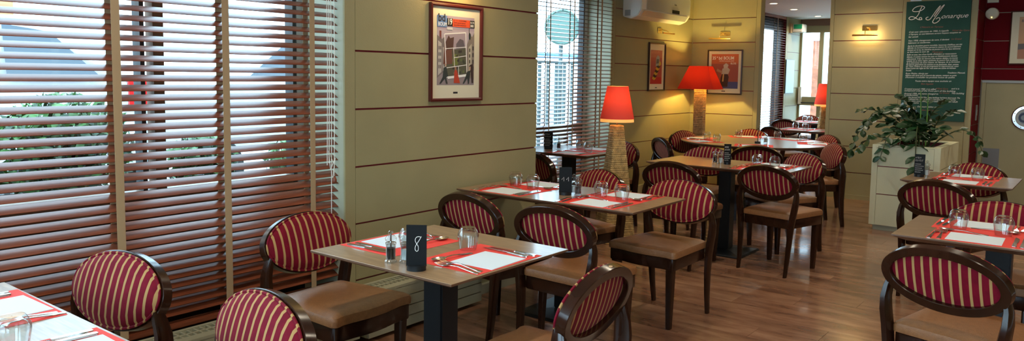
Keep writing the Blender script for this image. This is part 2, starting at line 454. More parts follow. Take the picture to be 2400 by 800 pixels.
# ---------------------------------------------------------------- blinds
def blind(label, x0, x1, y, z0, z1, pitch, tilt, width, tapes, cords=(), hold=None, flip=1):
    root = empty('window_blind', ((x0 + x1) / 2, y, z0))
    L = x1 - x0; hw = width / 2
    prof = []
    for k in range(5):
        t = -1 + k * .5; prof.append((t * hw, .0012 * (1 - t * t)))
    ring0 = [(p, q + .0014) for p, q in prof] + [(p, q - .0014) for p, q in prof[::-1]]
    c, s = math.cos(tilt), math.sin(tilt)
    rot = [(p * c - q * s, p * s + q * c) for p, q in ring0]
    me = MB().loft([[(-L / 2, p, q) for p, q in rot], [(L / 2, p, q) for p, q in rot]]).mesh('slat', 'slat_wood', True)
    n = int((z1 - z0) / pitch)
    for k in range(n):
        o = link('slat', me, root, (0, 0, .02 + (k + 1) * pitch))
        o.rotation_euler = (random.uniform(-.02, .02), random.uniform(-.0008, .0008), 0)
    bx('bottom_rail', (-L / 2, -.025, -.012), (L / 2, .025, .012), 'slat_wood', root, .003)
    bx('head_rail', (-L / 2, -.03, z1 - z0 + .02), (L / 2, .03, z1 - z0 + .07), 'slat_wood', root)
    hy = hw * c + .003
    for tx, tw in tapes:
        bx('ladder_tape', (tx - tw / 2 - (x0 + x1) / 2, -hy - .0015, 0), (tx + tw / 2 - (x0 + x1) / 2, -hy, z1 - z0 + .03), 'tape_brown', root)
        bx('ladder_tape', (tx - tw / 2 - (x0 + x1) / 2, hy, 0), (tx + tw / 2 - (x0 + x1) / 2, hy + .0015, z1 - z0 + .03), 'tape_brown', root)
    for cx, zb in cords:
        MB().tube([(cx - (x0 + x1) / 2, -hy - .012, z1 - z0), (cx - (x0 + x1) / 2 + .004, -hy - .014, (z1 - z0) * .6), (cx - (x0 + x1) / 2, -hy - .012, zb - z0)], .0022, 6).build('pull_cord', 'cord_white', root)
    tag(root, label, 'blind')
    return root
b1 = blind('brown wooden slatted blind with tan tapes hanging in the large left window', .62, 2.583, 3.20, .275, 2.2, .0410, .48, .052,
      [(1.46, .034), (1.945, .034), (2.42, .030), (.95, .034)], [(2.50, .92), (2.512, .93), (2.545, .86), (2.525, .62)])
MB().tube([(2.535 - 1.6015, -.04, .66), (2.50 - 1.6015, -.05, .72), (2.515 - 1.6015, -.045, .62), (2.55 - 1.6015, -.04, .68), (2.53 - 1.6015, -.045, .58)], .0022, 6).build('pull_cord', 'cord_white', b1)
MB().lathe([(.004, 0), (.011, .006), (.012, .02), (.005, .04)], 12, T=Matrix.Translation((2.545 - 1.6015, -.04, .545))).build('cord_tassel', 'slat_wood', b1, True)
blind('thin slatted wooden blind behind the small window table in the alcove', 5.92, 7.40, AY - .01, .14, 2.28, .0405, .26, .048,
      [(6.20, .014), (6.62, .016), (7.15, .026)], [(6.135, 1.1)])
blind('slatted blind on the side window of the room beyond the passage', 10.6, 13.10, 4.465, .35, 2.36, .0405, .14, .05, [(11.9, .02), (12.7, .02)])

# ---------------------------------------------------------------- convector heaters along the window wall
def convector(x0, x1, label):
    r = empty('convector_heater', ((x0 + x1) / 2, WY - .06, 0)); L = x1 - x0
    bx('back_case', (-L / 2, -.085, .02), (L / 2, .058, .245), 'olive_paint', r)
    for k in range(4):
        bx('front_slat', (-L / 2, -.10, .022 + k * .058), (L / 2, -.0855, .074 + k * .058), 'cream_reveal', r)
    bx('top_rail', (-L / 2, -.10, .246), (L / 2, -.05, .262), 'cream_reveal', r)
    bx('top_rail', (-L / 2, .04, .246), (L / 2, .058, .262), 'cream_reveal', r)
    n = int(L / .03)
    m = MB()
    for k in range(n):
        xx = -L / 2 + (k + .5) * L / n
        m.box((xx - .004, -.05, .246), (xx + .004, .04, .258))
    m.box((-L / 2, -.012, .246), (L / 2, .0, .2585))
    m.build('grille', 'cream_reveal', r)
    tag(r, label, 'heater', 'convector heaters at the window wall')
convector(2.60, 3.50, 'cream convector heater with top grille under the panelled pier wall')
convector(.4, 2.575, 'long cream convector heater under the big wooden blind')
bpy.data.objects['convector_heater.001'].location.y = 3.10
bx('skirting', (3.52, WY - .03, 0), (4.25, WY, .06), 'cream_reveal', pier)

# ---------------------------------------------------------------- dining chairs
OA, OB, OZ, OX, OT = .236, .132, .657, -.187, .271
def back_T(n_off=0):
    u = Vector((0, 1, 0)); v = Vector((-math.sin(OT), 0, math.cos(OT))); w = Vector((math.cos(OT), 0, math.sin(OT)))
    return basis(Vector((OX, 0, OZ)) + w * n_off, u, v, w)
def oval(a, b, z, n=48): return [(a * math.cos(2 * PI * k / n), b * math.sin(2 * PI * k / n), z) for k in range(n)]
def seat_outline(ins, n=10):
    pts = []; xf, xb, wf, wb_ = .222 - ins, -.200 + ins, .222 - ins, .190 - ins
    cr = .022
    for cx, cy, a0 in ((xf - cr, wf - cr, 0), (xb + cr, wb_ - cr, 90), (xb + cr, -wb_ + cr, 180), (xf - cr, -wf + cr, 270)):
        for k in range(5):
            a = math.radians(a0 + 90 * k / 4); pts.append((cx + cr * math.cos(a), cy + cr * math.sin(a)))
    # gently bowed front edge
    m = 4; out = pts[:]
    front = [(xf + dx, -wf + cr + (2 * wf - 2 * cr) * t) for t, dx in ((.08, -.006), (.2, -.002), (.35, .008), (.5, .011), (.65, .008), (.8, -.002), (.92, -.006))]
    return out + front
def make_chair():
    r = empty('dining_chair')
    m = MB(); T = back_T()
    rings = []
    for k in range(56):
        a = 2 * PI * k / 56; ca, sa = math.cos(a), math.sin(a); ring = []
        for dr, dz in ((-.036, -.002), (-.036, -.0305), (-.0335, -.033), (-.0025, -.033), (0, -.0305), (0, .002), (-.002, .0035), (-.034, .0035)):
            ring.append(((OA + dr) * ca, (OB + dr) * sa, dz))
        rings.append(ring)
    m.loft(rings, False, None, T, closed=True); m.build('back_frame', 'dark_wood', r, True)
    # rear panel, slightly domed
    m = MB(); m.loft([oval(.206, .102, -.006), oval(.200, .097, -.012), oval(.13, .06, -.016), oval(.02, .01, -.018)], True, None, T); m.build('back_panel', 'striped_velvet', r, True)
    m = MB(); m.loft([oval(.224, .120, .0045), oval(.225, .121, .010), oval(.214, .111, .021), oval(.175, .088, .031), oval(.10, .05, .037), oval(.01, .005, .039)], True, None, T)
    m.build('backrest', 'striped_velvet', r, True)
    m = MB(); m.tube(oval(.2265, .1225, .011), .0048, 6, None, T, closed=True); m.build('piping', 'striped_velvet', r, True)
    # seat cushion and apron
    m = MB(); m.loft([[(x, y, z) for x, y in seat_outline(i)] for i, z in ((.008, .402), (0, .406), (-.001, .430), (.004, .441), (.018, .449), (.06, .455), (.13, .458))], True)
    m.build('seat', 'leather', r, True)
    m = MB(); m.loft([[(x, y, z) for x, y in seat_outline(i)] for i, z in ((.008, .338), (.006, .342), (.006, .4015))], True); m.build('apron', 'dark_wood', r, True)
    for s in (1, -1):
        m = MB(); rings = []
        for t, h in ((0, .0145), (.5, .019), (1, .0225)):
            cx, cy, z = .180 + .012 * (1 - t) * 0 + .008 * t, s * (.175 + .006 * t), .0 + .3375 * t
            rings.append([(cx + a * h, cy + b * h, z) for a, b in ((-1, -.7), (-.7, -1), (.7, -1), (1, -.7), (1, .7), (.7, 1), (-.7, 1), (-1, .7))])
        m.loft(rings); m.build('leg', 'dark_wood', r)
        # rear leg sweeping from the floor up into the side of the oval
        path = [(-.235, .185, 0, .014), (-.218, .188, .12, .017), (-.207, .192, .25, .020), (-.203, .198, .36, .023), (-.200, .207, .43, .024), (-.199, .217, .49, .024), (-.194, .222, .54, .022), (-.185, .219, .585, .019), (-.180, .210, .625, .014)]
        m = MB(); rings = []
        for x, y, z, h in path:
            rings.append([(x + a * h * 1.25, s * (y + b * h * .72), z) for a, b in ((-1, -.6), (-.6, -1), (.6, -1), (1, -.6), (1, .6), (.6, 1), (-.6, 1), (-1, .6))])
        m.loft(rings); m.build('leg', 'dark_wood', r, True)
    return r
chair0 = make_chair(); chair_used = [False]
def chair(x, y, deg, label, group):
    if not chair_used[0]:
        chair_used[0] = True; o = chair0; o.location = (x, y, 0); o.rotation_euler = (0, 0, math.radians(deg))
    else: o = dup(chair0, (x, y, 0), math.radians(deg))
    return tag(o, label, 'chair', group)
CH = [
 (.992, 2.568, 189.3, 'striped oval-back chair at the bottom left, against the big blind', 'chairs at the corner table'),
 (1.026, 1.848, 175, 'striped oval-back chair cut off by the bottom edge, left of table 8', 'chairs at the corner table'),
 (2.074, 2.551, -87.4, 'oval-back chair with shiny brown seat between the big blind and table 8', 'chairs at table 8'),
 (2.096, 1.494, 95, 'chair with chipped oval frame turned away in front of table 8, bottom centre', 'chairs at table 8'),
 (3.20, 2.603, -6.5, 'oval-back chair seen from behind against the pier wall, behind table 8', 'chairs at table 11'),
 (3.188, 2.07, -2, 'oval-back chair seen from behind between tables 8 and 11', 'chairs at table 11'),
 (4.117, 2.696, 162, 'oval-back chair behind the 11 sign, in front of the rope lamp', 'chairs at table 11'),
 (4.02, 2.032, 175.2, 'oval-back chair facing left with its whole brown seat and legs clear of table 11', 'chairs at table 11'),
 (5.329, 2.519, -2.4, 'oval-back chair seen from behind at the left of the bare-ended long table', 'chairs at the long middle table'),
 (5.625, 1.888, -10.4, 'oval-back chair seen from behind standing clear on the open floor by the black column', 'chairs at the long middle table'),
 (6.227, 2.831, 177.7, 'striped chair facing us behind the left half of the long middle table', 'chairs at the long middle table'),
 (6.3, 2.098, 148, 'striped chair facing us behind the right end of the long middle table', 'chairs at the long middle table'),
 (5.591, .791, -15, 'oval-back chair seen from behind before the small table by the planter', 'chairs at the table by the planter'),
 (6.528, .879, 153, 'striped chair facing us behind the small table by the planter', 'chairs at the table by the planter'),
 (3.422, .403, -16.9, 'large dark oval-back chair seen from behind at the bottom right', 'chairs at the right front table'),
 (4.43, .43, 177.7, 'striped chair facing us behind the right front table', 'chairs at the right front table'),
 (6.153, 3.714, 156.7, 'striped chair facing us right of the alcove table, behind the rope lamp', 'chairs at the alcove table'),
 (5.14, 3.561, -18, 'striped chair half hidden by the pier edge, at the alcove table', 'chairs at the alcove table'),
 (7.245, 3.48, -40.5, 'dark-framed chair turned sideways at the left of the round table', 'chairs at the round table'),
 (8.117, 3.694, -105, 'plain dim striped chair left behind the round table, under the braided lamp', 'chairs at the round table'),
 (7.597, 2.261, 129.4, 'oval-back chair turned sideways at the right end of the round table', 'chairs at the round table'),
 (8.683, 2.617, 137, 'red chair top peeping over the right far rim of the round table', 'chairs at the round table'),
 (7.12, 2.64, 20, 'dark oval-back chair seen from behind at the near rim of the round table', 'chairs at the round table'),
 (8.867, 3.465, 170, 'red striped chair behind the round table, left of the passage', 'chairs at the round table'),
 (10.009, 3.34, -33, 'dark chair back nearest in the passage, left of the far table', 'chairs in the next room'),
 (11.98, 3.908, -7, 'dark chair back further inside the next room near its window', 'chairs in the next room'),
 (13.18, 4.132, 167, 'farthest red striped chair, in front of the glazed door', 'chairs in the next room'),
]
for c in CH: chair(*c)
# chipped paint on the turned-away chair
oo = next(o for o in COL.objects if o.get('label', '').startswith('chair with chipped'))
material('bare_wood', (.62, .42, .24), .7)
MB().loft([[(.012 * math.cos(k * PI / 5) * (1 if k % 3 else .75) , .0055 * math.sin(k * PI / 5), z) for k in range(10)] for z in (0, .0012)], True, None,
          back_T() @ Matrix.Translation((-.02, .1315, -.016)) @ Matrix.Rotation(-PI / 2, 4, 'X')).build('chip_mark', 'bare_wood', oo)

# ---------------------------------------------------------------- tables
TZ = .71
K = 1.078         # table plan coordinates below were read at a height of .76
def table(x0, x1, y0, y1, label, columns=1, group='rectangular dining tables'):
    x0, x1, y0, y1 = x0 * K, x1 * K, y0 * K, y1 * K
    cx, cy = (x0 + x1) / 2, (y0 + y1) / 2
    r = empty('dining_table', (cx, cy, 0)); a, b = (x1 - x0) / 2, (y1 - y0) / 2
    def rect(i, z): return [(-a + i, -b + i, z), (a - i, -b + i, z), (a - i, b - i, z), (-a + i, b - i, z)]
    t = MB().loft([rect(.055, TZ - .032), rect(.003, TZ - .010), rect(0, TZ - .008), rect(0, TZ - .001), rect(.001, TZ)]).build('tabletop', 'walnut', r)
    t.data.materials.append(MAT['walnut_edge'])
    for p in t.data.polygons:
        if p.normal.z < .5: p.material_index = 1
    ys = [0] if columns == 1 else [-b * .5, b * .5]
    for yy in ys:
        bx('column', (-.05, yy - .05, .03), (.05, yy + .05, TZ - .04), 'black_metal', r, .006)
        bx('mounting_plate', (-.15, yy - .15, TZ - .04), (.15, yy + .15, TZ - .0325), 'black_metal', r)
        MB().loft([[(sx * h, yy + sy * h, z) for sx, sy in ((-1, -1), (1, -1), (1, 1), (-1, 1))] for h, z in ((.21, 0), (.21, .008), (.20, .016), (.06, .030))]).build('base_plate', 'black_metal', r)
    return tag(r, label, 'table', group)
table(.18, .836, 1.25, 2.57, 'corner table at the bottom left laid with blue-white napkins', 2)
table(1.69, 2.325, 1.55, 2.235, 'square walnut table carrying the number 8 sign')
table(3.155, 3.715, 1.745, 2.86, 'long walnut table against the pier carrying the number 11 sign')
table(5.17, 5.74, 1.71, 2.76, 'long middle walnut table with a bare left half on a black column')
table(5.44, 6.05, .45, 1.065, 'small dark walnut table in front of the planter')
table(3.47, 4.05, -.02, .70, 'walnut table at the right edge with red place mats')
table(5.14, 5.80, 3.27, 4.05, 'walnut table beside the alcove window blind')
table(9.55, 10.15, 2.3, 3.35, 'pale shining table just inside the passage')
table(11.35, 11.95, 3.0, 3.9, 'farthest table in the next room below the glazed door')
RC = (7.62, 2.85); RR = .73; RK = RR * K
rt = empty('round_dining_table', (RC[0] * K, RC[1] * K, 0))
t = MB().lathe([(RK - .055, TZ - .032), (RK - .003, TZ - .010), (RK, TZ - .008), (RK, TZ - .001), (RK - .001, TZ)], 64).build('tabletop', 'walnut', rt)
t.data.materials.append(MAT['walnut_edge'])
for p in t.data.polygons:
    if p.normal.z < .5: p.material_index = 1
bx('column', (-.06, -.06, .03), (.06, .06, TZ - .04), 'black_metal', rt, .006)
bx('mounting_plate', (-.2, -.2, TZ - .04), (.2, .2, TZ - .0325), 'black_metal', rt)
MB().lathe([(.30, 0), (.30, .008), (.29, .016), (.07, .03)], 32).build('base_plate', 'black_metal', rt)
tag(rt, 'large round walnut table in front of the back wall', 'table')

# ---------------------------------------------------------------- table ware
def strip(secs, th=.0016):
    """secs: (u, halfwidth, z) along the length"""
    m = MB(); rings = []
    for u, h, z in secs: rings.append([(-h, u, z), (h, u, z), (h * .9, u, z + th), (-h * .9, u, z + th)])
    return m.loft(rings)
def fork_mesh():
    m = strip([(-.095, .006, .0), (-.09, .0085, .0), (-.05, .006, .003), (0, .0032, .008), (.035, .0032, .006), (.045, .009, .0035), (.055, .0115, .002), (.060, .0118, .0015)])
    for k in range(4):
        x = -.0094 + k * .00627
        m.loft([[(x - h, u, z), (x + h, u, z), (x + h, u, z + .0016), (x - h, u, z + .0016)] for u, h, z in ((.059, .0020, .0015), (.08, .0018, .002), (.096, .0010, .0065))])
    return m.mesh('fork', 'steel', True)
def knife_mesh():
    m = strip([(-.105, .006, 0), (-.10, .0085, 0), (-.05, .0075, .001), (-.012, .0055, .001)], .005)
    m.loft([[(-h0, u, .002), (h1, u, .002), (h1, u, .0026), (-h0, u, .004)] for u, h0, h1 in ((-.013, .005, .005), (.0, .006, .009), (.05, .006, .010), (.085, .006, .009), (.105, .005, .001))])
    return m.mesh('knife', 'steel', True)
def spoon_mesh():
    m = strip([(-.095, .006, .0), (-.09, .0085, .0), (-.05, .006, .003), (0, .0032, .008), (.032, .0035, .006)])
    rings = []
    for t, z, w in ((0, .0062, .2), (.0, .0048, .2),):
        pass
    n = 20
    def ov(s, z): return [(.020 * s * math.sin(2 * PI * k / n), .062 + .031 * s * math.cos(2 * PI * k / n), z) for k in range(n)]
    m.loft([ov(.25, .0010), ov(.7, .0030), ov(1, .0075), ov(.97, .0080), ov(.68, .0042), ov(.2, .0022)])
    return m.mesh('spoon', 'steel', True)
FORK, KNIFE, SPOON = fork_mesh(), knife_mesh(), spoon_mesh()
GLASS = MB().lathe([(.0300, 0), (.0325, .012), (.0375, .040), (.0395, .052), (.0375, .062), (.0310, .076), (.0270, .0815), (.0250, .083), (.001, .083), (.001, .073), (.022, .0725), (.0285, .068), (.0355, .058), (.0375, .051), (.0358, .040), (.0308, .012), (.0284, 0.0001)], 40, cap=False).mesh('drinking_glass', 'tumbler_glass', True)
MATM = MB().box((-.175, 0, 0), (.175, .285, .0006)).mesh('place_mat', 'mat_red')
def napkin_mesh():
    m = MB()
    m.box((-.098, 0, 0), (.098, .178, .0007)); m.box((-.097, .001, .0009), (.098, .178, .0014))
    return m.mesh('paper_napkin', 'paper')
NAP = napkin_mesh()
def item(name, me, P, lx, ly, z, rz, label, cat, group):
    """P=(ox, oy, ang): diner's seat side; local x = diner's right, local y = into the table"""
    ox, oy, a = P
    # local y axis points along angle a, local x to its right
    dx = Vector((math.sin(a), -math.cos(a))); dy = Vector((math.cos(a), math.sin(a)))
    p = Vector((ox, oy)) + dx * lx + dy * ly
    o = link(name, me, None, (p.x * K, p.y * K, z), a - PI / 2 + rz); o.scale = (K, K, K)
    return tag(o, label, cat, group)
def setting(ox, oy, deg, where, full=2, glass=True, gl=(.07, .265)):
    P = (ox, oy, math.radians(deg)); z = TZ + .0003; j = lambda s: random.uniform(-s, s)
    item('place_mat', MATM, P, 0, .008, z, j(.02), f'red paper place mat {where}', 'place mat', 'red paper place mats')
    z += .0008
    item('paper_napkin', NAP, P, j(.01), .022 + j(.006), z, j(.05), f'white folded paper napkin {where}', 'napkin', 'white paper napkins')
    if glass: item('drinking_glass', GLASS, P, gl[0], gl[1], z, j(1), f'upturned clear tumbler {where}', 'glass', 'upturned tumblers')
    G = 'steel cutlery at the place settings'
    item('fork', FORK, P, -.132, .112 + j(.005), z, j(.08), f'steel fork {where}' + (', inner of two' if full > 1 else ''), 'fork', G)
    item('knife', KNIFE, P, .125, .140 + j(.01), z, j(.06), f'steel knife {where}' + (', inner of two' if full > 1 else ''), 'knife', G)
    if full > 1:
        item('fork', FORK, P, -.160, .106 + j(.005), z, j(.05), f'steel fork {where}, outer of two', 'fork', G)
        item('knife', KNIFE, P, .152, .132 + j(.01), z, j(.05), f'steel knife {where}, outer of two', 'knife', G)
        item('spoon', SPOON, P, -.065 + j(.01), .226, z, 1.45 + j(.06), f'steel spoon {where}', 'spoon', G)
setting(.836, 2.28, 180, 'at the corner table beside the blind')
setting(.836, 1.77, 180, 'at the corner table cut by the bottom edge', gl=(.15, .20))
setting(2.0, 1.553, 90, 'on the near side of table 8')
setting(1.99, 2.232, -90, 'on the window side of table 8')
setting(3.158, 2.03, 0, 'at the near right place of table 11')
setting(3.158, 2.60, 0, 'at the near left place of table 11')
setting(3.712, 2.03, 180, 'at the far right place of table 11')
setting(3.712, 2.60, 180, 'at the far left place of table 11')
setting(5.173, 1.95, 0, 'on the near side of the long middle table')
setting(5.737, 1.95, 180, 'on the far side of the long middle table')
setting(5.443, .735, 0, 'on the near side of the table by the planter')
setting(6.047, .735, 180, 'on the far side of the table by the planter')
setting(3.473, .40, 0, 'on the near side of the right front table')
setting(4.047, .43, 180, 'on the far side of the right front table')
setting(5.143, 3.50, 0, 'on the left side of the alcove table', 1)
setting(5.797, 3.52, 180, 'on the right side of the alcove table', 1)
ROUND = ((200, 'at the near rim of the round table'), (140, 'at the left near rim of the round table'), (100, 'at the left far rim of the round table'), (30, 'at the far rim of the round table beside the passage'), (-20, 'at the right far rim of the round table'), (-72, 'at the right rim of the round table'))
for dg, wh in ROUND:
    a = math.radians(dg)
    setting(RC[0] + (RR - .03) * math.cos(a), RC[1] + (RR - .03) * math.sin(a), dg + 180, wh, 1, gl=(.09, .24))
setting(9.553, 3.1, 0, 'at the left near place of the far shining table', 1)
setting(9.553, 2.6, 0, 'at the right near place of the far shining table', 1)
setting(10.147, 3.1, 180, 'at the far side of the far shining table', 1)
setting(11.353, 3.6, 0, 'on the near side of the farthest table', 1)
setting(11.947, 3.55, 180, 'on the far side of the farthest table', 1)

# pepper mills, salt shakers, slate stands
def shaker(x, y, fill, label):
    r = empty('pepper_mill' if fill == 'pepper' else 'salt_shaker', (x * K, y * K, TZ + .0004)); r.scale = (K, K, K)
    MB().lathe([(.0205, 0), (.0205, .006), (.0165, .010), (.0165, .060), (.0185, .063), (.0185, .068), (.012, .070), (.001, .070), (.001, .066), (.0145, .062), (.0148, .012), (.001, .010)], 24, cap=False).build('body', 'clear_plastic', r, True)
    MB().lathe([(.001, .0125), (.0142, .0125), (.0142, .050 if fill == 'pepper' else .045), (.001, .050 if fill == 'pepper' else .045)], 20).build('contents', fill, r, True)
    MB().lathe([(.013, .0705), (.019, .076), (.0195, .083), (.014, .091), (.007, .094), (.006, .097), (.0085, .101), (.0085, .105), (.004, .109), (.001, .110)], 24).build('cap', 'clear_plastic' if fill == 'salt' else 'tumbler_glass', r, True)
    if fill == 'pepper': MB().lathe([(.003, .012), (.003, .10)], 8).build('spindle', 'steel', r)
    tag(r, label, 'shaker', 'salt and pepper on the tables')
shaker(1.758, 1.890, 'pepper', 'clear pepper mill with dark peppercorns beside the number 8 sign')
shaker(1.788, 1.850, 'salt', 'clear salt shaker touching the number 8 sign on table 8')
shaker(3.405, 2.215, 'pepper', 'clear pepper mill standing right of the number 11 sign')
shaker(3.43, 2.26, 'salt', 'small salt shaker behind the number 11 sign')
shaker(5.385, 2.305, 'pepper', 'pepper mill left of the slate on the long middle table')
shaker(5.395, 2.265, 'salt', 'salt shaker between the mill and slate on the long middle table')
shaker(5.69, .955, 'salt', 'salt shaker beside the slate on the table by the planter')
shaker(5.44, 3.75, 'pepper', 'pepper mill beside the slate on the alcove table')
shaker(7.46, 2.68, 'salt', 'pale salt shaker beside the slate on the round table')
shaker(9.75, 2.72, 'pepper', 'dark pepper mill at the passage edge on the far table')

def curve_pts(p, n=6):
    P = [Vector((a, b, 0)) for a, b in p]; out = []
    for i in range(len(P) - 1):
        p0, p1, p2, p3 = P[max(i - 1, 0)], P[i], P[i + 1], P[min(i + 2, len(P) - 1)]
        for k in range(n):
            t = k / n; q = .5 * ((2 * p1) + (p2 - p0) * t + (2 * p0 - 5 * p1 + 4 * p2 - p3) * t * t + (3 * p1 - p0 - 3 * p2 + p3) * t ** 3); out.append((q.x, q.y))
    return out + [p[-1]]
def strokes(name, paths, T, r, mat, parent, smooth=False):
    m = MB()
    if smooth: paths = [curve_pts(p) for p in paths]
    for p in paths: m.tube([(x, y, 0) for x, y in p], r, 6, None, T)
    return m.build(name, mat, parent)
def slate(x, y, deg, w, h, label, mode):
    r = empty('menu_stand', (x * K, y * K, TZ + .0004), math.radians(deg)); r.scale = (K, K, K)   # faces local -x
    MB().loft([[(.028 * math.cos(k * PI / 12) * (1), s_ * (w / 2 * .98) if False else (w / 2 * .97) * math.sin(k * PI / 12), z) for k in range(24)] for z in (0, .017) for s_ in (1,)]).build('base', 'black_metal', r, True)
    bx('slate_panel', (-.003, -w / 2, .012), (.003, w / 2, h), 'black_slate', r, .0008)
    T = basis((-.0036, 0, h * .58), (0, -1, 0), (0, 0, 1), (-1, 0, 0))
    if mode == '8':
        strokes('number_8', [[(.014, .022), (.009, .0245), (.0, .022), (-.004, .012), (.0, .002), (.006, -.008), (.006, -.020), (.001, -.024), (-.004, -.018), (-.003, -.008), (.003, .003), (.010, .014), (.016, .025)]], T, .0011, 'chalk', r, True)
    elif mode == '11':
        strokes('number_11', [[(-.020, -.004), (-.009, .010), (-.0085, -.012)], [(.005, -.004), (.016, .010), (.0165, -.012)]], T, .0011, 'chalk', r)
    else:
        ps = []
        rnd = random.Random(mode)
        rows = [(.030, .5, .010), (.016, .65, .010), (-.002, .5, .004), (-.012, .75, .004), (-.022, .6, .004), (-.032, .7, .004), (-.042, .5, .004)]
        for yy, wd, am in rows:
            n = 14; x0 = -w * .42
            ps.append([(x0 + k * w * wd / n * 1.15, yy * h / .1 * .9 + (am if k % 2 else -am) * rnd.uniform(.3, .8)) for k in range(n)])
        strokes('chalk_writing', ps, T, .0008, 'chalk', r)
    tag(r, label, 'menu stand', 'black slate stands')
slate(1.745, 1.755, 38, .066, .148, 'black slate stand with a chalked 8 beside the salt shaker', '8')
slate(3.385, 2.285, 35, .068, .148, 'black slate stand with a chalked 11 on the long table by the pier', '11')
slate(5.42, 2.225, 38, .052, .15, 'black slate with chalk writing on the long middle table', 3)
slate(5.665, .995, 10, .062, .15, 'black slate with chalk writing on the table by the planter', 4)
slate(5.40, 3.83, 35, .075, .15, 'black slate with chalk writing before the alcove blind', 5)
slate(7.40, 2.735, 110, .05, .15, 'dark slate turned edge-on in the middle of the round table', 6)

# ---------------------------------------------------------------- floor lamps
def rope_lamp(x, y, rz, zt, bw, tw, r0, r1, zs0, zs1, label, col=(1, .70, .24), power=LAMP, seg=20, square=False, zbase=0):
    r = empty('floor_lamp', (x, y, 0), rz)
    n = 60
    m = MB(); rings = []
    for k in range(n + 1):
        t = k / n; z = zt * t; h = bw + (tw - bw) * t
        for dz, dh in ((0.001, -.0035), (zt / n * .5, .0)):
            if k == n and dz > .002: continue
            hh = h + dh
            c = .25 * hh
            rings.append([(hh * .94 if a == 1 else a * hh, b, z + dz) for a, b in ()] or
                         [(sx * (hh - c * .3) if q else sx * hh, sy * hh if q else sy * (hh - c * .3), z + dz) for sx, sy, q in
                          ((1, -1, 0), (1, 1, 0), (1, 1, 1), (-1, 1, 1), (-1, 1, 0), (-1, -1, 0), (-1, -1, 1), (1, -1, 1))])
    m.loft(rings); m.build('woven_base', 'rope' if not square else 'braid', r)
    # raised weave on the four faces
    w = MB(); rows = int(zt / .022)
    for k in range(rows):
        z = (k + .5) * zt / rows; h = bw + (tw - bw) * z / zt; cols = max(4, int(h * 2 / .018))
        for f in range(4):
            R_ = Matrix.Rotation(f * PI / 2, 4, 'Z')
            for c in range(cols):
                yy = -h * .9 + (c + .5 + .25 * (k % 2)) * 1.75 * h / cols
                w.loft([[(h - .003, yy - .007, z - .008), (h - .003, yy + .007, z - .004), (h - .003, yy + .007, z + .008), (h - .003, yy - .007, z + .004)],
                        [(h + .0025, yy - .004, z - .004), (h + .0025, yy + .004, z - .001), (h + .0025, yy + .004, z + .004), (h + .0025, yy - .004, z + .001)]], True, None, R_)
    wv = w.build('weave', 'rope' if not square else 'braid', r); wv['kind'] = 'stuff'
    MB().lathe([(.006, zt), (.006, zs0 + .02), (.014, zs0 + .02), (.014, zs0 + .07)], 12).build('lamp_socket', 'frame_brown', r)
    zb = (zs0 + zs1) / 2
    MB().lathe([(.001, zs0 + .07), (.02, zs0 + .085), (.03, zs0 + .115), (.022, zs0 + .14), (.001, zs0 + .15)], 16).build('bulb', 'lamp_glow', r, True)
    if not square:
        MB().lathe([(r0, zs0 + .002), (r1, zs1)], 40, cap=False).build('lamp_shade', 'shade_red', r, True)
        MB().lathe([(r0 - .001, zs0 - .024), (r0 - .003, zs0), (r1 - .003, zs1)], 40, cap=False).build('shade_lining', 'shade_lining', r, True)
    else:
        sq = lambda h, z: [(h, -h, z), (h, h, z), (-h, h, z), (-h, -h, z)]
        MB().loft([sq(r0, zs0), sq(r1, zs1)], False).build('lamp_shade', 'shade_red_dense', r)
        MB().loft([sq(r0 - .003, zs0), sq(r1 - .003, zs1)], False).build('shade_lining', 'shade_lining', r)
    light('POINT', 'lamp_bulb_light', (0, 0, zs0 + .17), power, col, r, shadow_soft_size=.02)
    tag(r, label, 'lamp', 'red-shaded floor lamps')
    return r
rope_lamp(5.62, 3.285, math.radians(55), .985, .14, .045, .142, .088, 1.038, 1.313, 'floor lamp with tapering rope base and red cone shade behind table 11')
rope_lamp(9.0, 4.08, math.radians(8), 1.27, .062, .062, .225, .115, 1.25, 1.535, 'floor lamp with braided column and square red shade in the corner', col=(1, .74, .20), power=LAMP * 15, square=True)
rope_lamp(11.5, 3.30, .5, 1.0, .13, .042, .135, .085, 1.03, 1.33, 'red-shaded lamp glimpsed at the right edge of the passage')

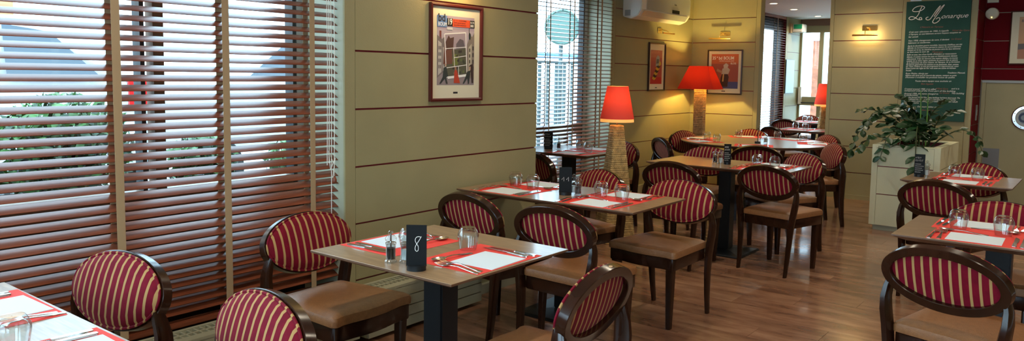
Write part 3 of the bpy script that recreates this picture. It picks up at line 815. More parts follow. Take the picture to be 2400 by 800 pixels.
# ---------------------------------------------------------------- pictures
def picture(o, u, w_, h_, fw, depth, fmat, inner, label, cat='picture'):
    """o: lower-left corner on the wall, u: right vector along the wall; n points into the room"""
    n = Vector(u).cross(Vector((0, 0, 1)))
    root = empty('framed_poster', o); T = basis((0, 0, 0), u, (0, 0, 1), n)
    rect = lambda i, z: [(i, i, z), (w_ - i, i, z), (w_ - i, h_ - i, z), (i, h_ - i, z)]
    MB().loft([rect(0, .001), rect(0, depth), rect(fw * .6, depth + .002), rect(fw, depth - .003), rect(fw, .004)], False, None, T).build('frame', fmat, root)
    MB().box((fw * .5, fw * .5, .002), (w_ - fw * .5, h_ - fw * .5, .006), None, T).build('mount', 'mount_cream', root)
    inner(root, T)
    return tag(root, label, cat)
def colour(name, c):
    if name not in MAT: material(name, c, .6)
    return name
class Print:
    def __init__(s, T, x0, y0, w, h): s.T = T; s.m = MB(); s.x0, s.y0, s.w, s.h = x0, y0, w, h; s.k = 0
    def p(s, pts, col):
        z = .0065 + s.k * .00003; s.k += 1
        n = 'print_%d_%d_%d' % tuple(int(c * 255) for c in col); colour(n, col)
        s.m.poly([(s.x0 + a * s.w, s.y0 + b * s.h, z) for a, b in pts], n, s.T)
    def r(s, a, b, c, d, col): s.p([(a, b), (c, b), (c, d), (a, d)], col)
    def line(s, a, b, t, col):
        (x0, y0), (x1, y1) = a, b; dx, dy = x1 - x0, y1 - y0; L = math.hypot(dx * s.w, dy * s.h)
        nx, ny = -dy * s.h / L * t / s.w, dx * s.w / L * t / s.h
        s.p([(x0 - nx, y0 - ny), (x1 - nx, y1 - ny), (x1 + nx, y1 + ny), (x0 + nx, y0 + ny)], col)
def poster1(root, T):
    P = Print(T, .063, .095, .328, .36 * 1.13)
    rd = random.Random(3)
    P.r(0, 0, 1, 1, (.40, .33, .42)); P.r(0, .55, 1, .8, (.46, .40, .46))
    P.p([(0, 0), (1, 0), (1, .20), (.62, .30), (.35, .30), (0, .18)], (.30, .25, .26))
    # street fronts left and right
    P.p([(0, .10), (.16, .18), (.30, .24), (.30, .62), (.2, .70), (.13, .66), (0, .72)], (.20, .17, .17))
    P.p([(.03, .14), (.12, .19), (.12, .60), (.03, .64)], (.48, .45, .42))
    P.p([(.15, .2), (.27, .25), (.27, .52), (.15, .55)], (.42, .40, .37))
    for r_ in range(4):
        for c_ in range(2): P.r(.045 + c_ * .04, .24 + r_ * .09, .065 + c_ * .04, .29 + r_ * .09, (.07, .06, .07))
        P.r(.18, .27 + r_ * .065, .20, .30 + r_ * .065, (.07, .06, .07)); P.r(.225, .28 + r_ * .06, .245, .31 + r_ * .06, (.07, .06, .07))
    P.p([(.16, .30), (.32, .30), (.32, .66), (.27, .74), (.24, .68), (.2, .72)], (.16, .06, .04))
    P.p([(.80, .12), (1, .08), (1, .78), (.94, .72), (.88, .74), (.80, .6)], (.25, .21, .18))
    P.p([(.84, .18), (.93, .16), (.93, .62), (.84, .56)], (.46, .42, .33))
    for r_ in range(4): P.r(.86, .24 + r_ * .085, .89, .29 + r_ * .085, (.08, .07, .06)); P.r(.95, .22 + r_ * .1, .985, .28 + r_ * .1, (.06, .05, .05))
    P.p([(.06, .70), (.06, .78), (.11, .78), (.11, .66)], (.20, .06, .05))
    # the big comic page with its panes
    q = [(.245, .115), (.80, .155), (.755, .775), (.19, .735)]
    P.p(q, (.10, .10, .07)); P.p([(.23, .50), (.77, .55), (.755, .77), (.19, .735)], (.36, .30, .35))
    P.p([(.25, .50), (.42, .52), (.44, .70), (.34, .68), (.30, .72), (.22, .62)], (.10, .05, .04)); P.p([(.5, .53), (.74, .55), (.70, .66), (.6, .68), (.5, .6)], (.13, .11, .13))
    P.p([(.235, .30), (.40, .31), (.39, .52), (.22, .50)], (.17, .07, .05)); P.p([(.42, .28), (.55, .30), (.57, .44), (.46, .46), (.40, .36)], (.16, .19, .05))
    for k in range(14):
        a, b = rd.uniform(.3, .74), rd.uniform(.14, .5); P.p([(a, b), (a + .04, b + .01), (a + .03, b + .05), (a - .01, b + .03)], rd.choice([(.05, .06, .04), (.13, .17, .06), (.18, .14, .09), (.04, .03, .03)]))
    wh = (.85, .85, .83)
    for a, b in ((0, 1), (1, 2), (2, 3), (3, 0)): P.line(q[a], q[b], .0032, wh)
    P.line((.21, .525), (.775, .565), .002, wh); P.line((.24, .25), (.79, .30), .002, wh); P.line((.43, .54), (.46, .27), .002, wh); P.line((.44, .40), (.785, .435), .002, wh); P.line((.56, .28), (.575, .14), .002, wh)
    P.p([(.28, .09), (.80, .13), (.80, .165), (.28, .125)], wh)
    # figures carrying it
    dk = (.035, .045, .045)
    P.p([(.17, .25), (.24, .27), (.29, .13), (.24, .11), (.28, .02), (.24, .02), (.20, .09), (.10, .02), (.06, .02), (.15, .12)], dk)
    P.p([(.20, .27), (.24, .27), (.245, .31), (.20, .31)], (.5, .33, .24))
    P.p([(.46, .22), (.52, .22), (.56, .14), (.61, .03), (.44, .03), (.45, .14)], (.50, .06, .03)); P.p([(.47, .22), (.51, .22), (.51, .27), (.46, .26)], (.33, .18, .12))
    P.p([(.80, .20), (.90, .22), (.88, .12), (.86, .02), (.83, .02), (.81, .10), (.72, .02), (.68, .02), (.76, .12)], dk); P.p([(.88, .30), (.97, .32), (.98, .03), (.93, .03), (.91, .15)], (.05, .03, .03)); P.p([(.86, .22), (.90, .23), (.90, .28), (.86, .27)], (.5, .33, .24))
    # street lamp
    P.line((.84, .95), (.86, .68), .002, dk); P.p([(.845, .68), (.89, .68), (.90, .75), (.87, .78), (.84, .75)], dk)
    # header blocks
    P.r(0, .835, .25, 1.0, (.13, .25, .52)); P.r(.25, .855, .40, .965, (.02, .02, .02)); P.r(.40, .85, .87, .96, (.70, .09, .03)); P.r(.87, .85, 1, .96, (.03, .03, .03)); P.r(.25, .80, .40, .835, (.6, .6, .6))
    pr = P.m.build('print', None, root)
    ink = colour('print_ink_dark', (.02, .02, .03))
    def tx(s, a, b, size, mat, sx=1, bold=.0): text('print_lettering', s, size, T @ Matrix.Translation((P.x0 + a * P.w, P.y0 + b * P.h, .0067 + P.k * .00003)), mat, pr, sx=sx, bold=bold, depth=.0001)
    tx('bd', .02, .915, .062, ink, 1.0, .0012); tx('BOUM', .02, .85, .030, 'chalk', .88); tx('19', .265, .875, .050, 'chalk', .8, .001)
    tx('22 - 23 - 24 NOVEMBRE', .43, .93, .013, ink, .85); tx('Entrée gratuite partout', .43, .90, .013, ink, .85); tx('Spectacles & expositions', .43, .868, .013, ink, .85)
    tx('BLOIS', .88, .915, .017, 'chalk', .8); tx('2002', .88, .865, .019, 'chalk', .8, .0005)
    bx('title_plate', (0, 0, 0), (.04, .0015, .011), ink, root, loc=T @ Vector((.205, .044, .0062)))
picture((3.192, WY, 1.235), (1, 0, 0), .459, .57, .018, .022, 'frame_red_wood', poster1, 'tall framed comic festival poster on the pier wall above table 8')
def poster2(root, T):
    P = Print(T, .055, .085, .30, .41)
    P.r(0, 0, 1, 1, (.36, .075, .06)); P.r(0, .78, 1, 1, (.40, .13, .10)); P.r(0, 0, 1, .2, (.42, .02, .02))
    rd = random.Random(5)
    for k in range(7):
        a, b = .30 + .07 * k, .16 + .07 * k
        P.p([(a - .14, b), (a, b + .10), (a + .16, b + .08), (a + .2, b), (a + .05, b - .05)], (.50, .33, .03) if k % 2 == 0 else (.04, .025, .02))
    P.p([(.45, .52), (.75, .56), (.78, .8), (.62, .86), (.48, .78)], (.30, .33, .36)); P.p([(.5, .6), (.72, .62), (.72, .74), (.52, .74)], (.08, .09, .11))
    pr = P.m.build('print', None, root)
    text('print_lettering', 'bd BOUM', .045, T @ Matrix.Translation((.075, .455, .0067 + P.k * .00003)), colour('print_pink', (.55, .25, .2)), pr, sx=1.1, depth=.0001)
    bx('title_plate', (0, 0, 0), (.05, .0015, .010), 'print_ink_dark', root, loc=T @ Vector((.19, .035, .0062)))
picture((8.275, AY, 1.222), (1, 0, 0), .425, .585, .017, .022, 'frame_dark_wood', poster2, 'framed red poster with yellow coils on the alcove wall')
def poster3(root, T):
    P = Print(T, .052, .075, .363, .44)
    P.r(0, 0, 1, 1, (.34, .085, .06)); P.r(0, 0, 1, .20, (.07, .08, .22)); P.r(0, .72, 1, 1, (.45, .10, .04))
    P.p([(.35, .05), (.62, .05), (.66, .34), (.60, .45), (.42, .45), (.36, .30)], (.05, .02, .02)); P.p([(.38, .42), (.64, .42), (.70, .55), (.60, .62), (.42, .58)], (.45, .42, .36)); P.p([(.47, .58), (.60, .60), (.64, .68), (.55, .74), (.45, .68)], (.50, .48, .42))
    P.p([(.42, .20), (.47, .20), (.49, .42), (.44, .42)], (.55, .35, .12)); P.p([(.2, .5), (.42, .44), (.42, .5), (.22, .58)], (.42, .25, .15))
    pr = P.m.build('print', None, root)
    tx = lambda s, x, y, size, sx=1, bold=0: text('print_lettering', s, size, T @ Matrix.Translation((x, y, .0067 + P.k * .00003)), 'chalk', pr, sx=sx, bold=bold, depth=.0001)
    tx('35', .062, .445, .058, .86, .001); tx('e', .122, .468, .034, .86, .001); tx('bd BOUM', .148, .445, .058, .86, .001); tx('23-24-25 novembre 2018', .16, .42, .022, .85); tx('BLOIS', .31, .385, .032, .9)
    bx('title_plate', (0, 0, 0), (.0015, .05, .010), 'print_ink_dark', root, loc=T @ Vector((.25, .035, .0062)))
picture((BX, 4.207, 1.182), (0, -1, 0), .468, .57, .015, .022, 'frame_dark_wood', poster3, 'framed poster reading 35e bd BOUM behind the square red lampshade')
def poster4(root, T):
    P = Print(T, .08, .06, .60, .45)
    P.r(0, 0, 1, 1, (.55, .33, .18)); P.r(0, 0, 1, .28, (.42, .20, .12)); P.p([(0, .22), (.5, .3), (1, .26), (1, .36), (.6, .4), (0, .36)], (.14, .13, .13))
    pr = P.m.build('print', None, root)
    text('print_lettering', 'BLOIS', .036, T @ Matrix.Translation((.10, .455, .0067 + P.k * .00003)), 'navy', pr, depth=.0001)
picture((RX, .948, 1.585), (0, -1, 0), .76, .575, .012, .02, 'frame_dark_wood', poster4, 'pale framed print cut by the right edge on the red wall')

# brass picture lights
def picture_light(o, u, plate, drop, bar, label, power=0, out=.13):
    n = Vector(u).cross(Vector((0, 0, 1))); T = basis((0, 0, 0), u, (0, 0, 1), n)
    r = empty('picture_light', o)
    MB().box((-plate[0] / 2, -plate[1] / 2, .0005), (plate[0] / 2, plate[1] / 2, .012), None, T).build('wall_plate', 'brass', r, bevel=.003)
    MB().tube([(-.02, 0, .012), (-.02, .01, .05), (-.02, .0, out * .8), (-.02, -drop * .5, out), (-.02, -drop, out)], .0045, 8, None, T).build('arm', 'brass', r, True)
    m = MB(); seg = 12
    rings = []
    for x in (-bar / 2, bar / 2): rings.append([(x - .02, -drop - .004 + .011 * math.cos(k * PI / (seg - 1)), out + .011 * math.sin(k * PI / (seg - 1) * 1.0) * 1.2) for k in range(seg)])
    m.loft(rings, True, None, T); m.build('reflector', 'brass', r, True)
    if power:
        MB().tube([(-bar / 2 + .0, -drop, out - .012), (bar / 2 - .04, -drop, out - .012)], .006, 8, None, T).build('tube_lamp', 'lamp_glow', r)
        for k in (-1, 1):
            light('POINT', 'picture_light_beam', T @ Vector((k * bar * .25 - .02, -drop - .008, out - .035)), power / 2, (1, .66, .28), r, shadow_soft_size=.015)
    tag(r, label, 'picture light', 'brass picture lights')
picture_light((3.42, WY, 1.95), (1, 0, 0), (.13, .06), .03, .26, 'lit brass picture light above the poster on the pier', 3.5, .16)
picture_light((8.55, AY, 1.955), (1, 0, 0), (.10, .065), .03, .30, 'brass picture light below the air conditioner')
picture_light((BX, 3.985, 1.955), (0, -1, 0), (.13, .055), .06, .285, 'brass picture light above the 35e bd BOUM poster')
picture_light((BX, 2.26, 1.985), (0, -1, 0), (.16, .06), .08, .27, 'lit brass picture light on the wall left of the chalkboard', 3.2, .12)

# ---------------------------------------------------------------- air conditioner
ac = empty('air_conditioner', (8.27, AY, 2.04)); L = .62
prof = [(0, .03), (-.10, .0), (-.19, .035), (-.235, .10), (-.24, .30), (-.20, .33), (0, .33)]
MB().loft([[(-L, y, z) for y, z in prof], [(L, y, z) for y, z in prof]]).build('housing', 'plastic_white', ac, bevel=.008)
MB().loft([[(x, -.2422, .105), (x, -.2455, .30)] for x in (-L * .8, L * .96)], False).build('front_panel', 'plastic_white', ac)
MB().add([(-L * .9, -.196, .032), (L * .9, -.196, .032), (L * .9, -.239, .092), (-L * .9, -.239, .092)], [(0, 1, 2, 3)]).build('louvre', 'plastic_grey', ac)
bx('display_window', (.12, -.249, .105), (.30, -.243, .145), 'black_slate', ac)
text('maker_mark', 'Airwell' if False else 'Rolo', .028, basis((.17, -.2465, .20), (1, 0, 0), (0, 0, 1), (0, -1, 0)), 'black_slate', ac)
bx('side_clip', (-L - .002, -.10, .035), (-L, -.03, .10), 'plastic_grey', ac)
tag(ac, 'white wall air conditioner high on the alcove wall', 'air conditioner')

# ---------------------------------------------------------------- chalkboard
cb = empty('chalkboard', (BX, 1.58, .96))
bx('board', (-.022, -.315, 0), (-.0005, .308, 1.303), 'chalkboard_green', cb)
tag(cb, 'green chalkboard covered in white handwriting above the planter', 'chalkboard')
def zp(zx, zy):            # a spot on the board read off the photograph
    p = onx(2100 + zx / 5.333, zy / 5.333, BX - .0225); return (-(p.y - 1.58), p.z - .96)
TB = basis((-.0228, 0, 0), (0, -1, 0), (0, 0, 1), (-1, 0, 0))
Lp = [(205, 135), (222, 108), (262, 84), (320, 74), (356, 88), (345, 112), (300, 138), (240, 146), (208, 140)]
Ls = [(325, 82), (300, 130), (278, 185), (240, 228), (200, 246), (168, 240), (165, 222), (195, 208), (235, 218), (270, 240), (300, 248), (322, 236), (312, 218), (292, 226), (298, 246), (328, 244)]
Ms = [(405, 212), (380, 222), (376, 240), (400, 250), (430, 236), (470, 180), (520, 110), (556, 72), (530, 120), (478, 205), (500, 175), (560, 100), (606, 60), (560, 125), (505, 200), (466, 255), (460, 280), (482, 290), (515, 278), (545, 250), (548, 228), (525, 222), (500, 240)]
strokes('title_lettering', [[zp(*q) for q in s] for s in (Lp, Ls, Ms)], TB, .0042, 'chalk', cb, True)
a, b = zp(556, 232); text('title_lettering', 'onarque', .068, TB @ Matrix.Translation((a, b, 0)) @ Matrix.Rotation(.02, 4, 'Z'), 'chalk', cb, shear=.45, sx=1.12)
LINES = [ (160, 412, 'Créé avec sélections de 1900, il s\'appelle', 1), (160, 440, 'à l\'époque, un seul bâtiment servant l\'espace réception et', 1), (155, 472, 'bar actuel.', 1),
 (150, 520, 'Vers 1950, changement de nom, il devient', 1), (150, 548, 'bâtiment se modernise.', 1),
 (145, 585, 'Après la deuxième guerre mondiale, beaucoup d\'édifices ont été', 1), (142, 610, 'détruits. La reconstruction permet la création du second bâtiment', 1), (140, 636, 'donnant sur la rue, les chambres de jonction entre les deux bâtiments', 1), (138, 662, 'se font sous le nom de', 1),
 (135, 695, 'Enfin en tout, issu d\'une famille d\'hôteliers et restaurateurs', 1), (134, 722, 'blésois, il cuisine comme les pays et l\'établissement devient', 1), (132, 748, 'sélectionné. Il fait de l\'annexe une maison dédiée à la bonne', 1), (131, 772, 'assiette de sa chère région, parfumée de saveurs frais et saisons', 1), (130, 796, 'de la bienvenue de notre maison, de l\'époque, de sa formation', 1)]
for zx, zy, s, k in LINES:
    a, b = zp(zx, zy); text('chalk_line', s, .0235, TB @ Matrix.Translation((a, b, 0)) @ Matrix.Rotation(.025, 4, 'Z'), 'chalk', cb, shear=.3, sx=min(1.2, .575 / (len(s) * .0108) if len(s) > 45 else 1.0))
L2 = [(125, 18, 'des futures générations de cuisiniers et de passionnés. Ainsi, comme'), (122, 40, 'qui, Tours, Orléans, ce sont qui progressent et s\'apprennent par coeur'), (120, 64, 'savent à point des règles de l\'art, vous savez une cuisine de fraîcheur'), (120, 90, 'locale.'),
 (118, 128, 'Rose Mojito, élevés par'), (640, 120, 'Tradition Manuel,'), (116, 152, 'élabore une carte qu\'il se nourrit des saisons, mettant un point'), (114, 176, 'd\'honneur à travailler les produits locaux de qualité.'), (235, 222, 'Toute notre équipe vous souhaite un'),
 (104, 320, 'Created around 1900, it is called'), (690, 318, 'and it is'), (102, 342, 'composed only of the front part of the building.'), (100, 378, 'Around 1950, the name changed to'), (690, 376, 'This building'), (100, 398, 'is modernized.'), (98, 424, 'After the Second World War, many buildings had been destroyed. The'), (97, 447, 'rebuild allowed the creation of the second part, reconstructing the'), (96, 470, 'transportation connection between both parts has been rebuilt'), (95, 492, 'under the name'), (262, 542, 'Our team wishes you')]
for zx, zy, s in L2:
    a, b = zp(zx, zy + 800); text('chalk_line', s, .0235, TB @ Matrix.Translation((a, b, 0)) @ Matrix.Rotation(.012, 4, 'Z'), 'chalk', cb, shear=.3, sx=min(1.2, .575 / (len(s) * .0108) if len(s) > 45 else 1.0))
for zx, zy, s in ((300, 350, 'L\'Histoire en Terrasse'), (700, 392, 'Hôtel des Gares'), (690, 498, 'Le Grand'), (450, 660, 'Monarque'), (310, 1058, 'Bon Appétit'), (500, 1118, 'Hôtel Gare'), (540, 1172, 'Le Grand'), (320, 1385, 'Bon Appétit')):
    a, b = zp(zx, zy); text('chalk_line', s, .026, TB @ Matrix.Translation((a, b, 0)), 'chalk_red', cb, shear=.3, sx=.95)
nt_ = MB().box((-.003, -.055, 0), (-.0005, .055, .09)).build('paper_note', 'paper', None, loc=(BX, 1.80, 2.268)); tag(nt_, 'white paper note stuck above the chalkboard', 'note')

# small fittings on the red wall
sp = empty('wall_speaker', (RX, 1.124, 2.139))
T = Matrix.Rotation(-PI / 2, 4, 'Y')
MB().lathe([(.064, .0005), (.066, .02), (.060, .036), (.04, .044), (.01, .046)], 32, T=T).build('cover', 'mount_cream', sp, True)
MB().lathe([(.006, .0), (.006, .004), (.002, .006)], 10, T=Matrix.Translation((-.0425, .0, -.042)) @ T).build('indicator', 'led_dot', sp)
tag(sp, 'round cream alarm unit on the dark red wall', 'alarm')
tb_ = empty('junction_box', (RX, 1.125, 2.262)); bx('cover', (-.03, -.05, 0), (-.0005, .05, .08), 'mount_cream', tb_, .004); bx('base', (-.005, -.054, -.004), (-.0004, .054, .084), 'plastic_grey', tb_)
tag(tb_, 'small cream box above the round alarm unit', 'box')
sw = empty('wall_plate', (9.73, 1.19, 1.055)); bx('plate', (-.05, -.008, -.085), (.05, -.0004, .085), 'kick_grey', sw, .003); bx('rocker', (-.02, -.012, -.03), (.02, -.0085, .03), 'plastic_grey', sw)
tag(sw, 'grey switch plate on the narrow red return', 'switch')

# ---------------------------------------------------------------- planter with a leafy plant
pl = empty('planter_box', (8.161, 1.4675, 0))
hx, hy, zt = .488, .2815, .80
bx('plinth', (-hx + .03, -hy + .03, 0), (hx - .03, hy - .03, .05), 'cream_reveal', pl)
core = MB(); core.box((-hx + .012, -hy + .012, .05), (hx - .012, -hy + .05, zt - .02)).box((-hx + .012, hy - .05, .05), (hx - .012, hy - .012, zt - .02)).box((-hx + .012, -hy + .05, .05), (-hx + .05, hy - .05, zt - .02)).box((hx - .05, -hy + .05, .05), (hx - .012, hy - .05, zt - .02)).box((-hx + .05, -hy + .05, .05), (hx - .05, hy - .05, .07))
core.build('box_core', 'groove_red', pl)
for k, (a, b) in enumerate(((.05, .335), (.344, .595), (.604, zt - .014))):
    bx('board', (-hx, -hy + .052, a), (-hx + .012, hy - .052, b), 'planter_cream', pl)
    for s in (-1, 1): bx('board', (-hx + .05, s * hy - (.012 if s > 0 else 0), a), (hx, s * hy + (.012 if s < 0 else 0), b), 'planter_cream', pl)
for s in (-1, 1): bx('corner_post', (-hx - .001, s * hy - (.05 if s > 0 else 0), .05), (-hx + .049, s * hy + (.05 if s < 0 else 0), zt - .012), 'planter_cream', pl)
rim = MB(); rim.box((-hx, -hy, zt - .012), (hx, -hy + .07, zt)).box((-hx, hy - .07, zt - .012), (hx, hy, zt)).box((-hx, -hy + .07, zt - .012), (-hx + .07, hy - .07, zt)).box((hx - .10, -hy + .07, zt - .012), (hx, hy - .07, zt))
rim.build('rim', 'planter_cream', pl)
bx('soil', (-hx + .051, -hy + .051, .6), (hx - .051, hy - .051, zt - .05), 'soil', pl)
tag(pl, 'large olive box planter with red grooves under the chalkboard', 'planter')

plant = empty('leafy_plant', (8.20, 1.47, zt - .05))
leaf_me = MB(); sh = [(0, 0, 0), (.02, .018, .004), (.045, .027, .006), (.07, .021, .002), (.088, 0, -.006), (.07, -.021, .002), (.045, -.027, .006), (.02, -.018, .004), (.045, 0, -.002)]
leaf_me.add(sh, [(0, 1, 8), (1, 2, 8), (2, 3, 8), (3, 4, 8), (4, 5, 8), (5, 6, 8), (6, 7, 8), (7, 0, 8)])
LEAF = leaf_me.mesh('leaf', 'leaf', True)
def stem(pts, n_leaf, size, young=False):
    P = [Vector(p) for p in pts]
    fine = []
    for i in range(len(P) - 1):
        p0, p1, p2, p3 = P[max(i - 1, 0)], P[i], P[i + 1], P[min(i + 2, len(P) - 1)]
        for k in range(6):
            t = k / 6; fine.append(.5 * ((2 * p1) + (p2 - p0) * t + (2 * p0 - 5 * p1 + 4 * p2 - p3) * t * t + (3 * p1 - p0 - 3 * p2 + p3) * t ** 3))
    fine.append(P[-1])
    st = MB().tube(fine, [.008 * (1 - .7 * k / len(fine)) for k in range(len(fine))], 6).build('stem', 'leaf_young' if young else 'stem_green', plant, True)
    n = len(fine)
    for k in range(n_leaf):
        t = .22 + .78 * (k // 2 + .5) / (n_leaf / 2); i = min(int(t * (n - 1)), n - 2); p = fine[i]; d = (fine[i + 1] - fine[i]).normalized()
        side = d.cross(Vector((0, 0, 1))); side = side.normalized() if side.length > .05 else Vector((0, 1, 0))
        sgn = 1 if k % 2 else -1
        ax = (d * .55 + side * sgn * random.uniform(.6, 1.0) + Vector((0, 0, random.uniform(-.25, .35)))).normalized()
        up = (Vector((-.55, 0, .8)) + Vector((random.uniform(-.7, .7), random.uniform(-.7, .7), 0))); yv = up.cross(ax).normalized(); zv = ax.cross(yv)
        o = link('leaf', LEAF, st); s_ = size * random.uniform(.95, 1.4)
        o.matrix_local = basis(p, ax * s_, yv * s_, zv * s_)
STEMS = [
 ([(0, .05, 0), (-.12, .12, .30), (-.22, .30, .34), (-.30, .46, .14), (-.32, .52, -.05)], 16, .95),
 ([(-.1, .08, 0), (-.2, .18, .24), (-.28, .34, .36), (-.34, .46, .35)], 14, .85),
 ([(-.1, 0, 0), (-.2, .05, .30), (-.30, .12, .40), (-.42, .16, .36)], 14, .9),
 ([(-.2, .05, 0), (-.35, .10, .18), (-.5, .16, .12), (-.58, .2, -.08)], 14, .9),
 ([(-.2, -.05, 0), (-.35, -.06, .22), (-.52, -.08, .16), (-.60, -.10, -.12), (-.61, -.11, -.22)], 18, 1.0),
 ([(-.05, 0, 0), (-.05, .02, .28), (-.06, .08, .42), (-.1, .16, .48)], 12, .9),
 ([(0, -.04, 0), (.02, -.06, .2), (.0, -.12, .36), (-.04, -.22, .46)], 12, .9),
 ([(.05, -.08, 0), (0, -.14, .22), (-.06, -.24, .34), (-.1, -.33, .37)], 12, .9),
 ([(0, -.1, 0), (-.05, -.22, .12), (-.08, -.38, .20), (-.10, -.50, .12), (-.12, -.56, -.02)], 10, .85),
 ([(-.1, -.02, 0), (-.2, -.04, .16), (-.30, -.02, .26), (-.42, .0, .22)], 14, 1.0),
 ([(-.15, .03, 0), (-.3, .0, .10), (-.45, .04, .16), (-.55, .05, .05)], 14, 1.0),
 ([(.1, .1, 0), (.05, .18, .25), (-.02, .28, .32), (-.1, .42, .24), (-.15, .48, .12)], 14, .9),
 ([(.1, .0, 0), (.06, .02, .22), (.0, .06, .34), (-.05, .1, .36)], 12, .9),
 ([(-.25, .08, 0), (-.36, .2, .10), (-.45, .32, .10), (-.5, .4, -.03)], 12, .9),
 ([(-.2, -.1, 0), (-.28, -.16, .14), (-.36, -.22, .22), (-.42, -.28, .18)], 12, .9),
 ([(.05, .05, 0), (-.02, .1, .15), (-.15, .16, .24), (-.3, .22, .22)], 14, .95),
 ([(.1, -.02, 0), (.0, -.06, .12), (-.12, -.08, .22), (-.24, -.1, .24)], 14, .95),
]
for p, n, s in STEMS: stem(p, n + 4, s)
for dx, dy in ((0, 0), (.03, -.05)):
    stem([(-.1 + dx, -.03 + dy, 0), (-.1 + dx, -.03 + dy, .3), (-.11 + dx, -.02 + dy * 1.2, .55 - dx)], 4, .6, True)
tag(plant, 'dark green glossy-leaved plant spilling over the planter box', 'plant')

# ---------------------------------------------------------------- far room fittings
es = empty('exit_sign', (13.30, AY - .0, 2.22)); bx('bracket', (-.06, -.03, -.05), (.06, -.0005, .11), 'tape_brown', es); bx('light_body', (.02, -.20, -.04), (.24, -.031, .10), 'plastic_white', es, .01); bx('sign_face', (.016, -.19, .02), (.0195, -.05, .095), 'exit_green', es)
tag(es, 'small green and white emergency exit light beside the far door', 'exit sign')
pn = empty('wall_poster', (13.34, AY, 1.43)); bx('panel', (-.2, -.02, -.28), (.2, -.0005, .28), 'pale_blue', pn); bx('frame', (-.21, -.012, -.29), (.21, -.0004, .29), 'frame_grey', pn)
tag(pn, 'pale blue glazed poster beside the far glazed door', 'poster')

# recessed ceiling lamps
dl_me = [MB().lathe([(.050, -.004), (.075, -.004), (.075, 0), (.050, 0)], 28, cap=False).mesh('trim_ring', 'plastic_white'), MB().lathe([(.05, -.0025), (.05, -.0005)], 24).mesh('lamp_disc', 'lamp_glow')]
def downlight(x, y, label, power=DOWNLIGHT):
    r = empty('ceiling_downlight', (x, y, CEIL - .0002)); link('trim_ring', dl_me[0], r); link('lamp_disc', dl_me[1], r)
    light('AREA', 'downlight_beam', (0, 0, -.012), power, (1, .88, .68), r, shape='DISK', size=.09, spread=math.radians(150))
    tag(r, label, 'ceiling lamp', 'recessed ceiling lamps')
downlight(10.681, 3.806, 'glowing recessed ceiling lamp nearest in the passage, far left of three')
downlight(11.74, 3.872, 'glowing recessed ceiling lamp in the middle of the three in the passage')
downlight(13.189, 3.954, 'glowing recessed ceiling lamp closest to the far glazed door')
for x in (1.2, 3.2, 5.2, 7.2, 8.8):
    for y in (-1.2, .6, 2.3):
        downlight(x, y, 'recessed ceiling lamp above the dining room, out of view')

# ---------------------------------------------------------------- outside the windows
g = struct(bx('ground_outside', (-30, 5.2, -.6), (60, 60, .05), 'asphalt'))
struct(bx('terrace_ground', (-3, 3.5, -.6), (60, 5.2, -.3), 'asphalt'))
struct(bx('ground_outside_side', (14.0, -10, -.6), (60, 3.5, -.3), 'asphalt'))
def car(x, y, rz, label, flip=1):
    r = empty('parked_car', (x, y, .30), rz)
    prof = [(-2.1, .25), (-2.12, .55), (-2.05, .85), (-1.95, 1.0), (-1.5, 1.42), (-1.2, 1.5), (.1, 1.5), (.5, 1.42), (1.15, .98), (1.9, .85), (2.1, .6), (2.1, .25)]
    rings = []
    for yy, k in ((-.86, 0), (-.82, 1), (.82, 1), (.86, 0)):
        rings.append([(px_ * flip, yy * (1 if pz < 1.0 else 1 - (pz - 1.0) * .35), pz) for px_, pz in prof])
    MB().loft(rings).build('car_body', 'car_white', r, bevel=.02)
    for s in (-1, 1):
        yy = lambda z: s * (.868 * (1 - max(0, z - 1.0) * .35) + .004)
        for q in ([(-1.75, 1.03), (-1.42, 1.38), (-1.1, 1.43), (-1.1, 1.03)], [(-1.0, 1.03), (-1.0, 1.43), (-.2, 1.44), (-.2, 1.03)], [(-.1, 1.03), (-.1, 1.44), (.4, 1.38), (.95, 1.02)]):
            MB().loft([[(a * flip, yy(b), b) for a, b in q], [(a * flip, yy(b) + s * .006, b) for a, b in q]]).build('side_window', 'car_glass', r)
        for wx in (-1.35, 1.35):
            T = Matrix.Translation((wx * flip, s * .80, .08)) @ Matrix.Rotation(PI / 2, 4, 'X')
            MB().lathe([(.16, -.1), (.31, -.1), (.33, -.06), (.33, .06), (.31, .1), (.16, .1)], 24, T=T).build('wheel', 'tyre', r, True)
        MB().box((-2.15 * flip, s * .52, .80), (-1.96 * flip, s * .88, 1.0)).build('tail_light', 'tail_red', r)
        MB().box((-2.13 * flip, s * .62, .98), (-2.0 * flip, s * .875, 1.03)).build('indicator_light', 'tail_orange', r)
        MB().box((1.98 * flip, s * .5, .62), (2.12 * flip, s * .85, .78)).build('head_light', 'plastic_grey', r)
    MB().add([(-1.985 * flip, -.68, 1.02), (-1.985 * flip, .68, 1.02), (-1.53 * flip, .60, 1.41), (-1.53 * flip, -.60, 1.41)], [(0, 1, 2, 3)]).build('rear_window', 'car_glass', r)
    tag(r, label, 'car', 'white cars parked outside')
car(1.25, 7.6, math.radians(172), 'white parked car with red tail lamps seen through the left blind', 1)
car(5.6, 8.2, math.radians(4), 'white parked car with dark side windows behind the middle of the left blind', -1)
def facade(x0, x1, y, h, mat, label, wins, wmat='car_glass', th=.4):
    r = empty('house_front', ((x0 + x1) / 2, y, .05)); L = (x1 - x0) / 2
    bx('wall', (-L, 0, 0), (L, th, h), mat, r)
    for a, b, c, d in wins: bx('window', (a - (x0 + x1) / 2, -.05, b), (c - (x0 + x1) / 2, -.001, d), wmat, r)
    tag(r, label, 'building'); return r
f1 = facade(-6, 4.5, 13, 5, 'facade_brown', 'brown shop front across the street at the far left', [(-4, .8, -2, 2.6), (-1.2, .8, .4, 2.6), (1.2, .8, 2.6, 2.6)])
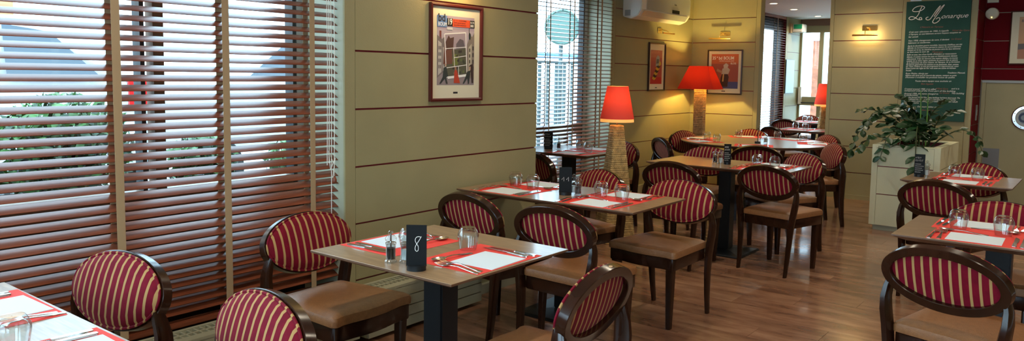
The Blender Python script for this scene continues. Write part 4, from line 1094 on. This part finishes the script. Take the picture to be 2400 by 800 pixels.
bx('shop_sign', (2.5, -.12, 1.9), (4.2, -.0505, 2.12), 'shop_green', f1)
facade(5.2, 22, 18, 7, 'render_white', 'pale rendered house front across the street', [(7, 1.2, 8.2, 3), (10, 1.2, 11.2, 3), (13, 1.2, 14.2, 3), (17, 1.2, 18.2, 3)], 'pale_blue')
# street lamp post and hedge shrubs at the terrace
def shrub(x, y, z, rx, rz_, n, label, seed):
    rd = random.Random(seed); r = empty('shrub', (x, y, z))
    m = MB()
    for k in range(n):
        a, b, c = rd.gauss(0, .5), rd.gauss(0, .5), rd.gauss(0, .5)
        d = math.sqrt(a * a + b * b + c * c) + 1e-6; q = min(1, d) / d
        p = Vector((a * q * rx, b * q * rx * .6, c * q * rz_ + rz_))
        s = rd.uniform(.02, .045); u = Vector((rd.gauss(0, 1), rd.gauss(0, 1), rd.gauss(0, 1))).normalized(); v = u.orthogonal().normalized()
        m.poly([p - u * s, p + v * s * .5, p + u * s, p - v * s * .5], 'shrub_leaf' if rd.random() < .7 else 'shrub_dark')
    lv = m.build('foliage', None, r); lv['kind'] = 'stuff'
    MB().tube([(0, 0, -.0), (.02, .01, rz_), (0, .02, rz_ * 1.6)], [.025, .018, .008], 8).build('trunk', 'stem_green', r)
    tag(r, label, 'shrub', 'shrubs outside the windows')
tr = empty('terrace_trough', (2.1, 4.45, -.3)); bx('box', (-1.9, -.28, 0), (1.9, .28, .95), 'panel_dark', tr, .01); bx('soil', (-1.85, -.24, .9501), (1.85, .24, .955), 'soil', tr)
tag(tr, 'long dark planting trough outside the big window', 'planter')
shrub(1.75, 4.4, .657, .34, .30, 2600, 'dense dark shrub behind the left part of the big blind', 1)
shrub(2.55, 4.45, .657, .22, .17, 900, 'lower shrub behind the middle of the big blind', 2)
shrub(3.25, 4.45, .657, .24, .14, 800, 'small shrub at the right end of the big blind', 3)
shrub(.95, 4.45, .657, .20, .32, 700, 'bright shrub at the left edge of the big blind', 4)
# terrace seen through the alcove window
rl = empty('terrace_railing', (9.3, 6.2, .05))
for k in range(17): bx('baluster', (-1.6 + k * .2 - .018, -.018, .3), (-1.6 + k * .2 + .018, .018, 1.51), 'rail_grey', rl)
bx('rail_top', (-1.7, -.025, 1.51), (1.7, .025, 1.55), 'rail_grey', rl); bx('rail_bottom', (-1.7, -.025, .26), (1.7, .025, .30), 'rail_grey', rl)
for s in (-1.7, 1.7): bx('rail_post', (s - .03, -.03, 0), (s + .03, .03, 1.57), 'rail_grey', rl)
tag(rl, 'grey green balustrade outside the alcove window', 'railing')
dc = empty('round_sign', (8.80, 6.05, .05), math.radians(-45)); T = Matrix.Translation((0, 0, 2.005)) @ Matrix.Rotation(PI / 2, 4, 'X')
MB().lathe([(.245, -.03), (.245, .03), (.225, .038), (.215, .02), (.001, .02)], 40, T=T).build('disc', 'disc_green', dc, True)
for k in range(8): MB().lathe([(.008, 0), (.008, .008)], 8, T=T @ Matrix.Translation((.232 * math.cos(k * PI / 4), .232 * math.sin(k * PI / 4), .036))).build('bolt', 'frame_grey', dc)
MB().tube([(0, .06, 0), (0, .06, 1.85)], .03, 10).build('post', 'rail_grey', dc)
tag(dc, 'large round pale green disc on a post outside the alcove window', 'sign')
pp = empty('street_pipe', (9.3, 6.9, .05)); MB().tube([(-2.5, 0, 1.65), (2.5, 0, 1.65)], .05, 10).build('pipe', 'pipe_blue', pp)
for s in (-2.4, 2.4): MB().tube([(s, 0, 0), (s, 0, 1.65)], .03, 8).build('support', 'pipe_blue', pp)
tag(pp, 'blue horizontal bar outside the alcove window', 'barrier')
bk = empty('brick_pillar', (18.1, 5.378, .05)); bx('shaft', (-.15, -.075, 0), (.15, .075, 2.2), 'brick_red', bk); bx('cap', (-.18, -.10, 2.2), (.18, .10, 2.26), 'render_white', bk)
tag(bk, 'red brick pillar seen through the far glazed door', 'pillar')
